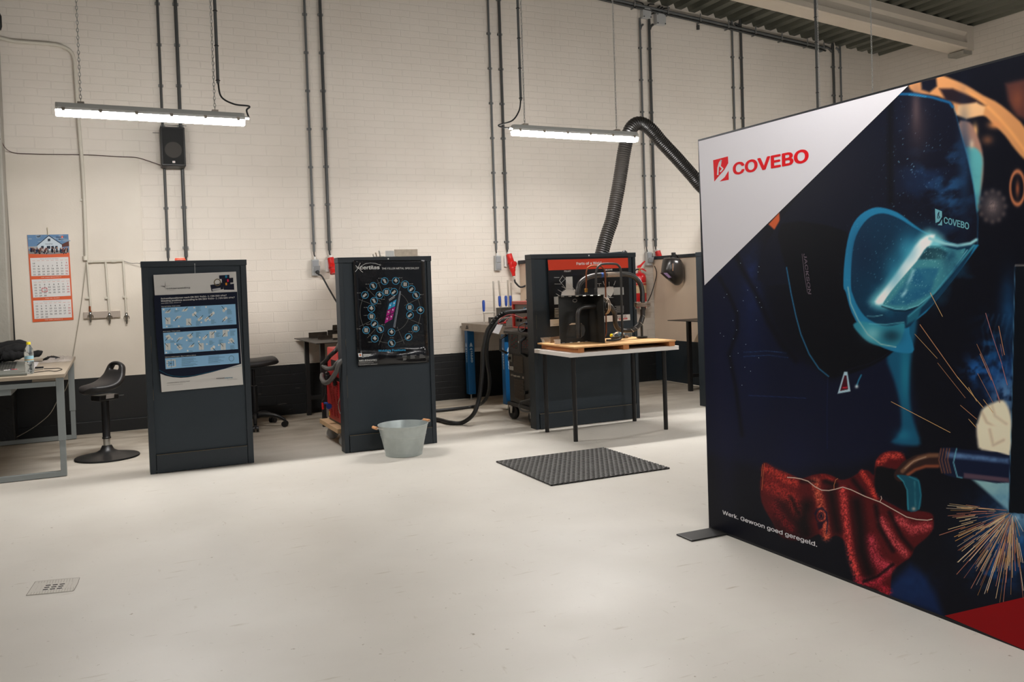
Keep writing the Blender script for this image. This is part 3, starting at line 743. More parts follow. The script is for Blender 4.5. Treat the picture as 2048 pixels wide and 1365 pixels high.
discs=[(417,356),(543,354),(650,393),(722,446),(775,516),(823,688),(769,893),(688,991),(497,1062),(305,1010),(207,914),(193,514),(288,411),(358,516),(438,480),(523,478),(297,580),(266,668),(268,758),(301,842),(368,903),(495,937),(703,654),(705,741)]
for i,(x,y) in enumerate(discs):
    pr.disc((x,y),42,42,(70,160,205),3,28); pr.disc((x,y),36,36,(18,18,20),4,28)
    g=(176,174,170); k=i%4
    if k==0: pr.poly([(x-26,y-20),(x+2,y-26),(x+22,y+20),(x+2,y+26)],g,5)
    elif k==1: pr.poly([(x-25,y-5),(x,y-24),(x+25,y-2),(x+4,y+20)],g,5); pr.poly([(x-6,y-28),(x+8,y-28),(x+8,y),(x-6,y)],(210,208,204),6)
    elif k==2: pr.poly([(x-20,y-24),(x+20,y-22),(x+18,y+24),(x-20,y+22)],g,5); pr.line([(x,y-22),(x,y+22)],3,(90,88,86),6)
    else: pr.poly([(x-22,y+6),(x+8,y-22),(x+24,y-4),(x-6,y+24)],g,5); pr.disc((x-14,y+14),11,11,(205,203,198),6,12)
LB=['PA / 1G','PB / 2F','PB / 2F','PD / 4F','PC / 2G','PC / 2G','PF / 3Gu','H-L045 / 6G']
for i,(x,y) in enumerate([(345,324),(577,318),(697,387),(818,508),(735,690),(690,930),(478,1000),(230,1048),(100,898),(104,490),(200,390),(460,434),(376,562),(335,612),(182,655),(182,745),(210,846),(380,852)]):
    pr.text(LB[i%8],(x,y+5),(x+42,y+4),(x,y-6),(190,188,184),3,.01)
pr.text('Welding Positions',(345,1158),(652,1148),(344,1126),CY,3,.02)
pr.text('WELDINGPRO',(120,1270),(325,1262),(119,1242),WHT,3,.015)
pr.text('HANDBOEK OP DIGITAAL',(120,1290),(290,1283),(119,1277),(190,190,188),3,.01)
pr.text('THE FILLER METAL SPECIALIST',(122,1312),(335,1302),(121,1298),(190,190,188),3,.01)
pr.poly([(113,1176),(157,1173),(159,1214),(115,1217)],(205,205,205),3); pr.disc((136,1195),11,11,(200,110,60),4,14)
for i in range(3): pr.line([(170,1188+i*11),(262-i*14,1186+i*11)],5,WHT,3)
pr.text('Neerheide 10 B.V.',(612,1186),(684,1182),(612,1176),WHT,3,.01)
for a,b,n in ((612,1205,2),(705,1200,4),(810,1192,4),(620,1232,3)):
    for i in range(n): pr.line([(a,b+i*11),(a+r.uniform(30,70),b+i*11-3)],3,(165,165,163),3)
pr.build('print',t)
MB().cyl(at(776.5,518,y=6.70),at(776.5,518,y=6.688),.006,n=10).build('pin',M_white,t)

# ------------------------------------------------------------------ "Parts of a Weld" poster
cz=(1080,500,6.825); yb=6.775
pr=Print(dict(y=yb-.012),(0,-1,0),cz,base=.002)
t=thing('poster','black poster with orange-red heading band, behind the bent pipes','poster',at(1170,654,y=yb-.02))
q=[at(cz[0]+a/cz[2],cz[1]+b/cz[2],y=yb-.012) for a,b in ((100,112),(1200,88),(1230,960),(138,1046))]
MB().prism(q,(0,.0015,0)).build('sheet',mat('black_poster',(24,24,26),.22,bump=.08,bscale=9),t)
OR=(222,72,48)
pr.poly([(102,138),(1198,110),(1203,246),(116,281)],OR,1)
pr.poly([(135,952),(1226,880),(1230,960),(138,1046)],(222,220,216),1)
pr.text('Parts of a Weld',(497,207),(835,196),(494,156),W_,2,.03)
pr.text('FILLET',(330,303),(422,299),(329,276),W_,2,.03); pr.text('GROOVE',(878,286),(986,280),(877,257),W_,2,.03)
G1=(178,180,178); G2=(206,207,204)
pr.poly([(350,370),(440,366),(446,542),(486,545),(490,625),(285,628),(300,575),(352,540)],G2,2); pr.poly([(188,642),(272,636),(276,742),(194,746)],G1,2)
pr.ring((385,610),98,78,3,(140,140,138),3,30,180,360)
pr.poly([(780,522),(900,516),(905,560),(930,640),(1010,652),(800,660),(784,620)],G1,2); pr.poly([(1005,515),(1138,510),(1142,612),(1000,618)],G1,2)
pr.poly([(900,512),(940,500),(1000,505),(1005,560),(990,610),(960,640),(925,620),(905,580)],G2,3)
for a,b in (((300,350),(470,545)),((262,420),(350,530)),((262,420),(310,352)),((285,455),(335,405)),((300,350),(345,398)),((190,378),(262,378)),((195,466),(285,466)),((295,500),(350,530)),((242,545),(300,578)),((218,600),(266,630)),((780,462),(832,460)),((806,465),(808,500)),((860,430),(878,485)),((940,438),(942,495)),((1028,425),(1005,485)),((780,514),(900,512))): pr.line([a,b],3.5,W_,4)
for i in range(8):
    pr.line([(198,802+i*17),(265,800+i*17)],7,(200,200,198),2)
for i in range(7):
    pr.line([(1020+(i%2)*20,772+i*14),(1140,768+i*14)],5,(150,150,150),2)
pr.text('www.thefabricator.com',(180,1024),(330,1012),(180,1010),(60,60,60),2,.01)
pr.poly([(1055,905),(1172,898),(1174,935),(1058,942)],DK,2); pr.poly([(1062,911),(1166,904),(1167,929),(1064,936)],W_,3); pr.text('SEALS',(1070,932),(1160,926),(1069,910),DK,4,.03)
pr.poly([(1078,938),(1188,925),(1190,948),(1080,960)],(190,36,34),3); pr.text('EAGLE',(1090,954),(1180,943),(1089,938),W_,4,.02)
pr.build('print',t)
MB().cyl(at(1178,511.5,y=6.775),at(1178,511.5,y=6.76),.006,n=10).build('pin',M_white,t)

# ------------------------------------------------------------------ wall calendar
cz=(40,440,5.687); yb=WY-.024
pr=Print(dict(y=yb),(0,-1,0),cz,base=.005)
t=thing('wall_calendar','orange three-month wall calendar with a blue team photo on top','calendar',at(105,645,y=yb))
q=[at(cz[0]+a/cz[2],cz[1]+b/cz[2],y=yb-.001) for a,b in ((82,172),(550,165),(610,1138),(145,1165))]
ORG_=(198,84,38)
MB().prism(q,(0,-.003,0)).build('backing',mat('calendar_orange',ORG_,.5),t)
MB().cyl(at(cz[0]+310/cz[2],cz[1]+90/cz[2],y=yb+.001),at(cz[0]+310/cz[2],cz[1]+90/cz[2],y=yb-.012),.005,n=8).tube([at(cz[0]+312/cz[2],cz[1]+90/cz[2],y=yb-.008),at(cz[0]+318/cz[2],cz[1]+175/cz[2],y=yb-.008)],.004,6).build('hanger',mat('cream_string',(190,180,155),.6),t)
pp=Print(dict(y=yb),(0,-1,0),cz,base=.0045)
pp.poly([(82,172),(550,165),(562,375),(430,388),(330,392),(210,390),(100,388)],(96,128,162),0)
for i,(a,b,w,h) in enumerate([(r.uniform(110,530),r.uniform(180,250),r.uniform(20,60),r.uniform(6,14)) for _ in range(14)]): pp.disc((a,b),w,h,(128,150,172),.5,12) if (b+h)<270 else None
pp.poly([(196,292),(327,180),(475,278),(478,350),(200,352)],(188,200,208),1); pp.line([(196,290),(327,180),(478,280)],9,(48,58,76),2)
pp.poly([(315,215),(345,213),(346,243),(316,245)],(50,58,68),2); pp.text('Plan4Flex',(290,281),(372,279),(290,267),(40,44,60),3,.02)
pp.poly([(475,278),(556,240),(560,300),(478,310)],(92,58,52),1); pp.poly([(92,305),(200,300),(200,335),(95,335)],(150,158,160),1)
pp.poly([(95,352),(560,346),(562,375),(430,388),(210,390),(100,388)],(128,126,124),1)
for x0_,w_ in ((240,30),(305,40),(355,30),(400,28)): pp.poly([(x0_,298),(x0_+w_,297),(x0_+w_,330),(x0_,331)],(40,48,60),2)
pal=[(44,70,110),(70,40,40),(170,160,155),(38,38,44),(110,70,66),(150,120,110),(60,70,84)]
for i in range(44):
    x=r.uniform(105,545); y=r.uniform(318,345); c_=pal[i%7]
    pp.poly([(x-6,y),(x+6,y),(x+7,y+28),(x-7,y+28)],c_,3); pp.poly([(x-6,y+26),(x+6,y+26),(x+5,y+46),(x-5,y+46)],(40,44,56),2); pp.disc((x,y-5),4.5,5.5,(170,126,106),4,8)
pp.text('Plan',(410,203),(466,201),(410,187),(40,44,60),3,.04); pp.disc((481,195),13,13,(214,84,44),3,16); pp.text('4',(475,202),(487,202),(475,188),W_,4,.03); pp.text('Flex',(494,201),(538,199),(494,185),(60,64,84),3,.01)
pp.build('team_photo',t)
RW1=[['18','','','','','1','2','3'],['19','4','5','6','7','8','9','10'],['20','11','12','13','14','15','16','17'],['21','18','19','20','21','22','23','24'],['22','25','26','27','28','29','30','31']]
RW2=[['23','1','2','3','4','5','6','7'],['24','8','9','10','11','12','13','14'],['25','15','16','17','18','19','20','21'],['26','22','23','24','25','26','27','28'],['27','29','30','','','','','']]
def pad(quad,rows,title,hdr):
    q=[at(cz[0]+a/cz[2],cz[1]+b/cz[2],y=yb-.0045) for a,b in quad]
    p=MB().prism(q,(0,-.004,0)).build('month_page',mat('calendar_page',(205,203,200),.5),t)
    pn=Print(dict(y=yb-.0087),(0,-1,0),cz,base=.0)
    A,B,C,D=[Vector(v) for v in quad]
    def uv(u,v): return A.lerp(B,u).lerp(D.lerp(C,u),v)
    def tx(s,u,v,w,h,c_,bold):
        a=uv(u-w/2,v+h/2); b=uv(u+w/2,v+h/2); cc=uv(u-w/2,v-h/2); pn.text(s,a,b,cc,c_,1,bold)
    tx(title,.5,.065,.48,.035,(50,48,48),.01)
    for k in range(8): a=uv(.05+k*.122,.155); pn.line([a,uv(.12+k*.122,.155)],3,(190,110,100),1)
    for i,rw in enumerate(rows):
        for k,s in enumerate(rw):
            if not s: continue
            c_=(172,40,48) if k==7 else ((92,90,88) if k in(0,6) else (38,37,38))
            tx(s,.085+k*.122,.29+i*.152,.105*.49*glyphs(s,.03)[2],.105,c_,.03)
    pn.build('month_print',p)
    return uv
pad([(115,435),(550,423),(560,630),(130,641)],RW1,'Mei May Mai 2020 Mai Maio Maggio','')
u2=pad([(132,680),(565,665),(578,864),(150,886)],RW2,'Juni June Juin 2020 Juni Junio Giugno','')
pad([(150,920),(581,905),(592,1110),(165,1129)],RW2,'Juni June Juin 2020 Juni Junio Giugno','')
pr.text('mail: support@plan4flex.nl',(243,660),(468,652),(243,648),(222,206,196),1,.01)
pr.text('of bel: 088-8866899',(290,899),(450,893),(290,886),(222,206,196),1,.01)
pr.text('meer weten: plan4flex.nl',(284,1142),(485,1132),(284,1129),(222,206,196),1,.01)
pr.build('print',t)
pf=Print(dict(y=yb-.0095),(0,-1,0),cz,base=.0)
a=[(250,778),(306,775),(309,817),(252,820)]; pf.line(a+[a[0]],6,(165,30,40),1); pf.build('date_marker',t,label='red date marker frame')
# ================================================================== large banner
BX=2.742
M_alu=mat('dark_aluminium_frame',(40,42,46),.4,.6)
def fbm(X,Y,s,seed,octv=4):
    out=np.zeros_like(X); amp=1; tot=0
    for o in range(octv):
        rs=np.random.RandomState(seed+o); T=rs.rand(64,64)
        x=X/s*(2**o); y=Y/s*(2**o); xi=np.floor(x).astype(int); yi=np.floor(y).astype(int); fx=x-xi; fy=y-yi
        fx=fx*fx*(3-2*fx); fy=fy*fy*(3-2*fy)
        g=lambda a,b: T[a%64,b%64]
        v=(g(xi,yi)*(1-fx)+g(xi+1,yi)*fx)*(1-fy)+(g(xi,yi+1)*(1-fx)+g(xi+1,yi+1)*fx)*fy
        out+=v*amp; tot+=amp; amp*=.5
    return out/tot
BH=2.0; YA=3.595; YB=.6
ys=np.concatenate([np.arange(YA-.006,1.80,-.0036),np.arange(1.80,YB,-.012),[YB+.006]])
zs=np.arange(.012,BH-.008,.0036); zs=np.append(zs,BH-.008)
YY,ZZ=np.meshgrid(ys,zs,indexing='ij')
dx=BX-CO.x; dy=YY-CO.y; dz=ZZ-CO.z
dF=dx*CF.x+dy*CF.y+dz*CF.z; dR=dx*CR.x+dy*CR.y+dz*CR.z; dU=dx*CU.x+dy*CU.y+dz*CU.z
dF=np.maximum(dF,.3)
PX=1024+CAM_F*dR/dF; PY=CAM_CY-CAM_F*dU/dF
PX=np.where(YY<1.80,2048+(1.80-YY)*600,PX); PY=np.where(YY<1.80,(np.clip((BH-ZZ)/BH,0,1))*1190+110,PY)
IMG=np.zeros(PX.shape+(3,))
def sr(c): return np.array(c,float)
def A(c,s): return lambda p:(c[0]+p[0]/s,c[1]+p[1]/s)
C1=A((1380,100),2.967); C2=A((1380,480),3.066); C3=A((1340,860),2.893)
def sd_poly(P):     # signed distance, negative inside
    P=[np.array(p,float) for p in P]; n=len(P)
    x0=min(p[0] for p in P)-60; x1=max(p[0] for p in P)+60; y0=min(p[1] for p in P)-60; y1=max(p[1] for p in P)+60
    m=(PX>x0)&(PX<x1)&(PY>y0)&(PY<y1); x=PX[m]; y=PY[m]
    d=np.full(x.shape,1e9); ins=np.zeros(x.shape,bool)
    for i in range(n):
        a=P[i]; b=P[(i+1)%n]; e=b-a; L=max(e@e,1e-9)
        t=np.clip(((x-a[0])*e[0]+(y-a[1])*e[1])/L,0,1)
        d=np.minimum(d,(x-a[0]-t*e[0])**2+(y-a[1]-t*e[1])**2)
        c=((a[1]>y)!=(b[1]>y))&(x<(b[0]-a[0])*(y-a[1])/((b[1]-a[1]) if abs(b[1]-a[1])>1e-9 else 1e-9)+a[0]); ins^=c
    d=np.sqrt(d); return m,np.where(ins,-d,d)
def sd_line(P):
    P=[np.array(p,float) for p in P]
    x0=min(p[0] for p in P)-80; x1=max(p[0] for p in P)+80; y0=min(p[1] for p in P)-80; y1=max(p[1] for p in P)+80
    m=(PX>x0)&(PX<x1)&(PY>y0)&(PY<y1); x=PX[m]; y=PY[m]; d=np.full(x.shape,1e9)
    for a,b in zip(P[:-1],P[1:]):
        e=b-a; L=max(e@e,1e-9); t=np.clip(((x-a[0])*e[0]+(y-a[1])*e[1])/L,0,1)
        d=np.minimum(d,(x-a[0]-t*e[0])**2+(y-a[1]-t*e[1])**2)
    return m,np.sqrt(d)
def put(m,al,c):
    al=np.clip(al,0,1)[:,None]; c=sr(c)
    if c.ndim==1: c=c[None,:]
    IMG[m]=IMG[m]*(1-al)+c*al
def smo(P,n=3):
    k=len(P); P=[np.array(p,float) for p in P]; out=[]
    for i in range(k):
        a,b,c_,d=P[i-1],P[i],P[(i+1)%k],P[(i+2)%k]
        for j in range(n):
            t_=j/n; out.append(.5*(2*b+(c_-a)*t_+(2*a-5*b+4*c_-d)*t_*t_+(3*b-a-3*c_+d)*t_**3))
    return out
def poly(P,c,soft=2,a=1,tex=None):
    if len(P)>7: P=smo(P)
    m,d=sd_poly(P); al=np.clip(.5-d/soft,0,1); al=al*al*(3-2*al)*a
    if tex is not None: al=al*tex[m]
    put(m,al,c)
def line(P,c,w,soft=2,a=1,tex=None):
    m,d=sd_line(P); al=np.clip((w/2-d)/soft+.5,0,1); al=al*al*(3-2*al)*a
    if tex is not None: al=al*tex[m]
    put(m,al,c)
def glow(x,y,rx,ry,c,a=1,tex=None,pw=1.0):
    d=((PX-x)/rx)**2+((PY-y)/ry)**2; m=d<9; al=np.exp(-d[m]**pw)*a
    if tex is not None: al=al*tex[m]
    put(m,al,c)
IMG[:]=sr((11,14,27))
n1=fbm(PX,PY,60,1,5); n2=fbm(PX,PY,14,9,3); n3=.6*fbm(PX+.7*PY,PY-.6*PX,2.3,21,3)+.4*fbm(PX,PY,1.4,55,2); n4=fbm(PX+2*PY,PY-PX,50,33,5)
sm=np.clip((n1-.52)*5,0,1)
# jacket at the left
poly([C2(p) for p in ((60,300),(300,60),(380,240),(420,330),(500,520),(600,690),(800,800),(900,860),(1250,640),(1320,1300),(80,1300))],(15,21,45),30)
glow(1500,650,30,150,(20,30,62),.7); glow(1505,560,16,90,(30,48,94),.7,tex=n2*1.3); glow(1440,740,16,170,(22,25,52),.7); glow(1500,800,40,120,(20,26,56),.5); glow(1590,930,50,90,(20,26,58),.6); glow(1455,880,20,130,(22,26,56),.6); glow(1700,900,50,70,(16,22,50),.5)
line([C2(p) for p in ((180,230),(240,340),(290,460),(290,560),(240,700),(280,900),(320,1200))],(8,9,22),7,9,.8)
line([C2(p) for p in ((280,90),(330,200),(400,320),(480,500),(560,640),(650,740))],(8,9,20),10,12,.8)
line([C2((330,690)),C2((480,682)),C2((590,695))],(46,92,140),1.2,2,.8,tex=n3*1.4); line([C2((330,716)),C2((480,708)),C2((600,722))],(46,92,140),1.2,2,.8,tex=n3*1.4)
line([C2((360,955)),C2((520,962)),C2((710,972))],(34,60,110),1.2,2,.8); line([C2((845,850)),C2((840,1050)),C2((842,1280))],(30,42,84),1.3,2.5,.7)
# orange shoulder behind the mask
poly([C1(p) for p in ((465,1035),(530,965),(540,1130),(515,1080))],(190,92,52),4)
poly([C1(p) for p in ((1300,200),(1400,170),(1480,150),(1560,175),(1640,210),(1740,270),(1850,330),(2000,480),(2000,650),(1930,590),(1870,510),(1790,430),(1740,390),(1650,395),(1560,370),(1560,320),(1470,275),(1330,250))],(196,140,92),7)
poly([C1(p) for p in ((1370,180),(1460,165),(1465,215),(1420,252),(1375,235))],(14,18,34),8)
poly([C1(p) for p in ((1480,230),(1560,230),(1700,290),(1760,330),(1700,330),(1600,320),(1520,300))],(36,26,34),9)
poly([C1(p) for p in ((1590,330),(1700,310),(1750,340),(1740,385),(1640,410),(1580,385))],(214,172,128),8)
line([C1(p) for p in ((1640,240),(1740,310),(1830,400),(1900,480),(1990,600))],(222,160,100),5,9,.8)
poly([C1(p) for p in ((1870,200),(2000,170),(2000,420),(1940,390),(1890,300))],(82,50,46),14); glow(2035,200,14,24,(120,70,52),.8)
glow(1990,250,14,8,(205,140,90),.9); glow(1950,262,6,14,(232,180,120),.9); glow(1975,280,12,10,(120,82,60),.8)
poly([C1(p) for p in ((1590,440),(1660,430),(1700,500),(1735,600),(1740,740),(1720,860),(1700,940),(1660,820),(1630,640))],(158,120,104),8)
poly([C1(p) for p in ((1620,590),(1690,580),(1735,640),(1730,760),(1718,900),(1705,960),(1670,880),(1645,720))],(92,164,168),9)
glow(1943,288,5,9,(226,196,164),.8)
# round knobs on the wall behind
for k in range(12):
    a=k*math.pi/6; glow(1985+25*math.cos(a),413+30*math.sin(a),5.5,6,(86,76,76),.9)
glow(1985,413,23,28,(70,64,68),.95,pw=3); glow(1985,412,9,12,(150,132,128),.8,tex=n3*1.5)
m,d=sd_line([(2034,376),(2034.1,376)]); 
e=np.sqrt(((PX-2035)/14.5)**2+((PY-376)/33)**2); mm=np.abs(e-1)<.6; put(mm,np.exp(-((e[mm]-1)/.16)**2),(176,112,78)); glow(2035,378,4,16,(150,88,60),.9)
poly([C2(p) for p in ((1330,500),(1392,440),(1386,560),(1360,700),(1345,850),(1350,1000),(1375,1120),(1412,1250),(1330,1262),(1235,1240),(1290,1180),(1290,1020),(1250,860),(1205,715),(1290,640))],(22,88,118),12)
glow(*C2((1320,820)),10,60,(36,136,160),.6); glow(*C2((1310,1200)),16,12,(32,120,150),.7)
# mask body
body=[C1(p) for p in ((1240,258),(1330,258),(1450,280),(1540,310),(1562,340),(1600,470),(1645,640),(1680,800),(1698,940),(1706,1080),(1704,1160),(1640,1185),(1550,1165),(1400,1095),(1200,990),(900,1200),(700,1365),(400,1365),(540,1000),(930,560))]
poly(body,(15,19,36),4)
glow(1850,350,60,120,(22,38,66),.8,tex=sm*1.3); glow(1900,380,45,90,(38,84,124),.85,tex=np.clip((n4-.45)*4,0,1)); glow(1865,340,40,60,(34,72,112),.6,tex=np.clip((n4-.5)*5,0,1))
glow(1928,330,12,110,(30,60,92),.7)
n5=fbm(PX,PY,1.7,77,1); st=np.clip((n5-.90)*12,0,1); glow(1830,330,70,130,(120,165,190),.9,tex=st)
glow(1835,250,22,60,(70,56,60),.6); glow(1832,215,8,40,(112,92,90),.5)
line([C1(p) for p in ((1240,262),(1330,262),(1440,282),(1540,312),(1558,338))],(22,96,140),4.5,4,.95); line([C1(p) for p in ((1300,266),(1400,278))],(60,150,190),2,3,.7)
line([C1(p) for p in ((1565,330),(1570,352),(1600,470),(1650,640),(1690,850),(1708,1000),(1706,1150))],(40,110,150),1.6,4,.6)
line([C1(p) for p in ((1190,300),(1185,600),(1190,900))],(6,8,16),10,14,.8)
# dark lower shell of the mask
poly([C2(p) for p in ((560,-100),(960,-50),(945,150),(950,300),(975,420),(1020,520),(1090,600),(1180,655),(1262,655),(1230,700),(1150,755),(1050,800),(930,835),(850,842),(780,790),(710,690),(660,560),(620,330),(590,180))],(8,11,21),5)
line([C2(p) for p in ((592,170),(620,330),(650,470),(680,580),(730,700),(790,790),(850,838))],(62,150,196),1.6,3.2,.9)
line([C2(p) for p in ((1260,660),(1180,720),(1100,760),(960,800))],(28,30,48),1.5,4,.6)
# visor ring and hood
poly([C1(p) for p in ((910,1400),(918,1240),(945,1090),(990,1000),(1060,948),(1130,935),(1230,965),(1320,1030),(1410,1088),(1600,1160),(1706,1155),(1690,1190),(1560,1365),(1400,1560),(1300,1640),(1330,1780),(1270,1800),(1150,1770),(1040,1690),(960,1560),(925,1440))],(36,122,160),3)
hood=[C1(p) for p in ((955,1400),(958,1270),(975,1140),(1015,1050),(1075,988),(1150,970),(1240,1000),(1330,1055),(1410,1095),(1590,1162),(1690,1165),(1560,1365),(1450,1500),(1340,1600),(1290,1650),(1180,1650),(1060,1600),(1000,1530),(965,1450))]
poly(hood,(15,52,78),3)
glow(*C1((1030,1200)),22,40,(16,40,66),.7); glow(*C1((1350,1250)),34,50,(46,140,170),.8); glow(*C1((1180,1480)),34,30,(34,118,146),.85,tex=n2*1.3); glow(*C1((1160,1180)),28,36,(12,36,58),.7,tex=n1*1.3)
st2=np.clip((n5-.88)*9,0,1); glow(*C1((1150,1250)),70,80,(120,190,210),.7,tex=st2)
m,d=sd_poly(smo([C2(p) for p in ((1000,520),(1040,580),(1100,630),(1180,655),(1262,650),(1300,600),(1316,512),(1240,526),(1150,524),(1060,500))])); put(m,np.clip(.5-d/4,0,1)*.95,(52,138,158)); glow(*C2((1120,575)),18,14,(128,190,196),.75); glow(*C2((1235,590)),20,14,(18,44,60),.75)
line([C2(p) for p in ((968,290),(985,390),(1030,490),(1090,580),(1170,640),(1262,658))],(160,190,184),1.8,3,.9)
line([C2(p) for p in ((1100,515),(1200,520),(1312,505))],(90,170,184),2,3,.8); line([C2(p) for p in ((1085,468),(1130,470),(1180,462))],(120,180,190),1.5,2,.8)
# bright glare band and window
poly([C2(p) for p in ((1470,-60),(1560,10),(1500,100),(1330,300),(1230,400),(1170,420),(1105,380),(1200,270),(1310,130),(1400,0))],(120,196,206),26)
poly([C2(p) for p in ((1412,0),(1500,-30),(1460,50),(1380,150),(1260,290),(1180,392),(1135,378),(1210,280),(1310,140))],(236,238,236),8)
line([C2(p) for p in ((1470,-8),(1560,22),(1640,36),(1720,22),(1755,0))],(150,204,210),6,5,.95)
glow(*C2((1330,60)),20,26,(70,160,186),.6); glow(*C2((1250,200)),20,40,(56,150,178),.55)
win=[C2(p) for p in ((1455,42),(1540,40),(1640,62),(1690,60),(1600,195),(1500,320),(1400,400),(1310,424),(1210,410),(1182,398),(1230,320),(1340,190),(1400,120))]
poly(win,(70,138,150),3)
poly([C2(p) for p in ((1455,50),(1530,50),(1580,80),(1560,120),(1400,120))],(30,66,80),6,.9)
poly([C2(p) for p in ((1385,175),(1530,170),(1470,330),(1330,405),(1215,398),(1290,300))],(34,98,132),10,.75,tex=.5+n2)
line([C2(p) for p in ((1370,190),(1340,260),(1320,320),(1300,345))],(170,214,220),6,7,.7,tex=n2*1.5); glow(*C2((1540,120)),16,14,(84,150,150),.8,tex=n2*1.4)
m,d=sd_poly(win); put(m,np.clip(.5-d/3,0,1)*np.clip((n5[m]-.8)*6,0,1)*.6,(160,210,214))
line([C2(p) for p in ((1182,400),(1260,424),(1320,428),(1400,402),(1500,325),(1600,200),(1700,62))],(120,196,206),2,2.5,.9)
line([C2(p) for p in ((1176,408),(1250,434),(1320,438),(1405,412),(1510,330),(1620,200),(1720,70))],(10,34,50),2,2.5,.9)
line([C2(p) for p in ((1340,470),(1430,395),(1530,290),(1640,160),(1740,35))],(74,160,178),4,5,.85)
poly([C2(p) for p in ((1330,480),(1420,410),(1400,480),(1330,520))],(36,110,130),6,.8)
# strap, smoke and glare at the right
poly([C2(p) for p in ((905,944),(945,810),(965,810),(984,930))],(168,196,208),2.5); poly([C2(p) for p in ((920,928),(947,832),(960,832),(970,918))],(74,18,34),2); line([C2((938,908)),C2((962,906))],(214,40,60),2,2)
line([C2(p) for p in ((1050,830),(1035,860),(1022,895))],(46,130,160),2.5,3); glow(*C2((1022,900)),3.5,3.5,(200,214,216),1)
glow(*C2((1640,320)),40,44,(26,84,112),.8,tex=sm); glow(*C2((1620,130)),26,34,(18,58,88),.7,tex=sm); glow(*C2((1950,430)),16,60,(30,98,150),.8,tex=np.clip(n1*1.3,0,1)); glow(*C2((1540,600)),12,22,(30,84,150),.8,tex=sm*1.4)
glow(*C2((1900,850)),46,62,(26,76,140),.9,tex=.2+n2); glow(*C2((1760,800)),24,24,(40,110,180),.85,tex=np.clip((n2-.4)*4,0,1)); glow(*C2((1930,960)),26,40,(120,160,200),.7,tex=np.clip((n2-.3)*3,0,1)); glow(*C2((1680,1020)),14,12,(40,84,160),.8,tex=sm*1.5)
poly([C2(p) for p in ((1758,1150),(1775,1080),(1800,1030),(1860,1000),(1920,985),(1960,1050),(1976,1150),(1974,1290),(1790,1290),(1762,1230))],(232,222,198),9)
line([C2(p) for p in ((1790,1060),(1820,1120),(1900,1170),(1870,1260))],(176,158,130),4,8,.6); line([C2(p) for p in ((1850,1010),(1870,1080),(1940,1130))],(180,166,140),4,8,.5)
poly([C3(p) for p in ((1775,-30),(1972,-20),(1968,170),(1900,150),(1830,110),(1790,60))],(232,222,198),8); line([C3((1850,0)),C3((1870,90)),C3((1930,60))],(170,150,124),4,8,.5)
poly([C3(p) for p in ((1740,280),(1970,300),(1960,470),(1900,420),(1810,340))],(150,190,192),9)
glow(1945,560,18,30,(20,66,92),.6,tex=sm); glow(1960,620,20,40,(14,48,80),.6,tex=np.clip((n4-.4)*3,0,1)); glow(1985,700,24,40,(30,96,150),.6,tex=np.clip((n2-.45)*4,0,1)); glow(1900,760,14,24,(24,70,120),.5,tex=sm)
for k_ in range(7):
    x_=1960+k_*11; line([(x_,720+k_*14),(x_+10,690+k_*9),(x_+4,655+k_*6),(x_+16,630)],(60,128,178),2.5,6,.35,tex=n2*1.3)
# blue glow below the weld, lit work clothes
glow(2020,1080,70,85,(22,84,146),.95,tex=.25+n2); glow(2032,1040,42,34,(140,186,214),.85,tex=.3+n2); glow(1990,1130,40,36,(26,90,150),.8,tex=np.clip((n2-.4)*4,0,1)); glow(1945,1060,30,40,(16,56,100),.7,tex=np.clip((n4-.4)*4,0,1))
poly([C3(p) for p in ((1390,780),(1470,840),(1540,950),(1580,1080),(1240,960),(1280,900))],(20,44,88),22,.9); glow(*C3((1400,900)),40,30,(26,58,108),.6,tex=n2*1.4)
# red leather glove
gl=[C3(p) for p in ((540,190),(610,225),(690,255),(760,282),(822,262),(880,254),(930,262),(990,290),(1050,275),(1105,240),(1145,235),(1180,262),(1186,200),(1215,145),(1275,124),(1335,132),(1366,172),(1350,205),(1310,230),(1265,226),(1210,290),(1190,370),(1235,405),(1300,440),(1370,475),(1430,470),(1500,480),(1524,505),(1522,570),(1490,620),(1420,680),(1395,735),(1340,775),(1285,830),(1268,960),(1200,930),(1140,905),(1090,880),(1060,790),(1020,660),(960,612),(905,640),(860,605),(780,640),(650,625),(595,540),(530,420),(524,300))]
poly(gl,(88,22,28),4); poly([C3(p) for p in ((600,400),(700,380),(760,420),(800,560),(780,640),(660,630),(600,560))],(40,12,20),20,.8)
lea=np.clip((n3-.5)*5+.5,0,1.3)
def crest(P,w,c,a=.85): line([C3(p) for p in P],c,w/2.893,w/2.893,a,tex=.35+.8*lea)
crest([(560,230),(640,270),(720,310)],50,(196,66,54)); crest([(570,320),(700,390),(760,480)],70,(168,52,46)); crest([(600,430),(650,520),(700,570)],50,(120,30,36))
crest([(840,300),(870,420),(890,520),(905,620)],44,(224,112,84)); crest([(1000,350),(1010,480),(1030,620),(1050,740),(1090,860)],40,(226,84,80)); crest([(1090,880),(1200,880),(1260,800)],50,(190,50,72))
crest([(1160,640),(1190,760),(1260,800)],60,(206,72,90)); crest([(1220,520),(1290,640),(1360,720)],40,(218,92,98)); crest([(1320,520),(1400,580),(1490,560)],50,(208,86,92)); crest([(1110,245),(1150,310),(1190,390)],28,(214,74,62))
crest([(1210,190),(1260,150),(1330,150)],36,(206,78,66)); crest([(880,270),(940,290)],24,(160,46,40)); crest([(1230,920),(1262,940)],40,(190,44,66))
def fold(P,w,a=.9): line([C3(p) for p in P],(16,8,16),w/2.893,w/2.893*1.2,a)
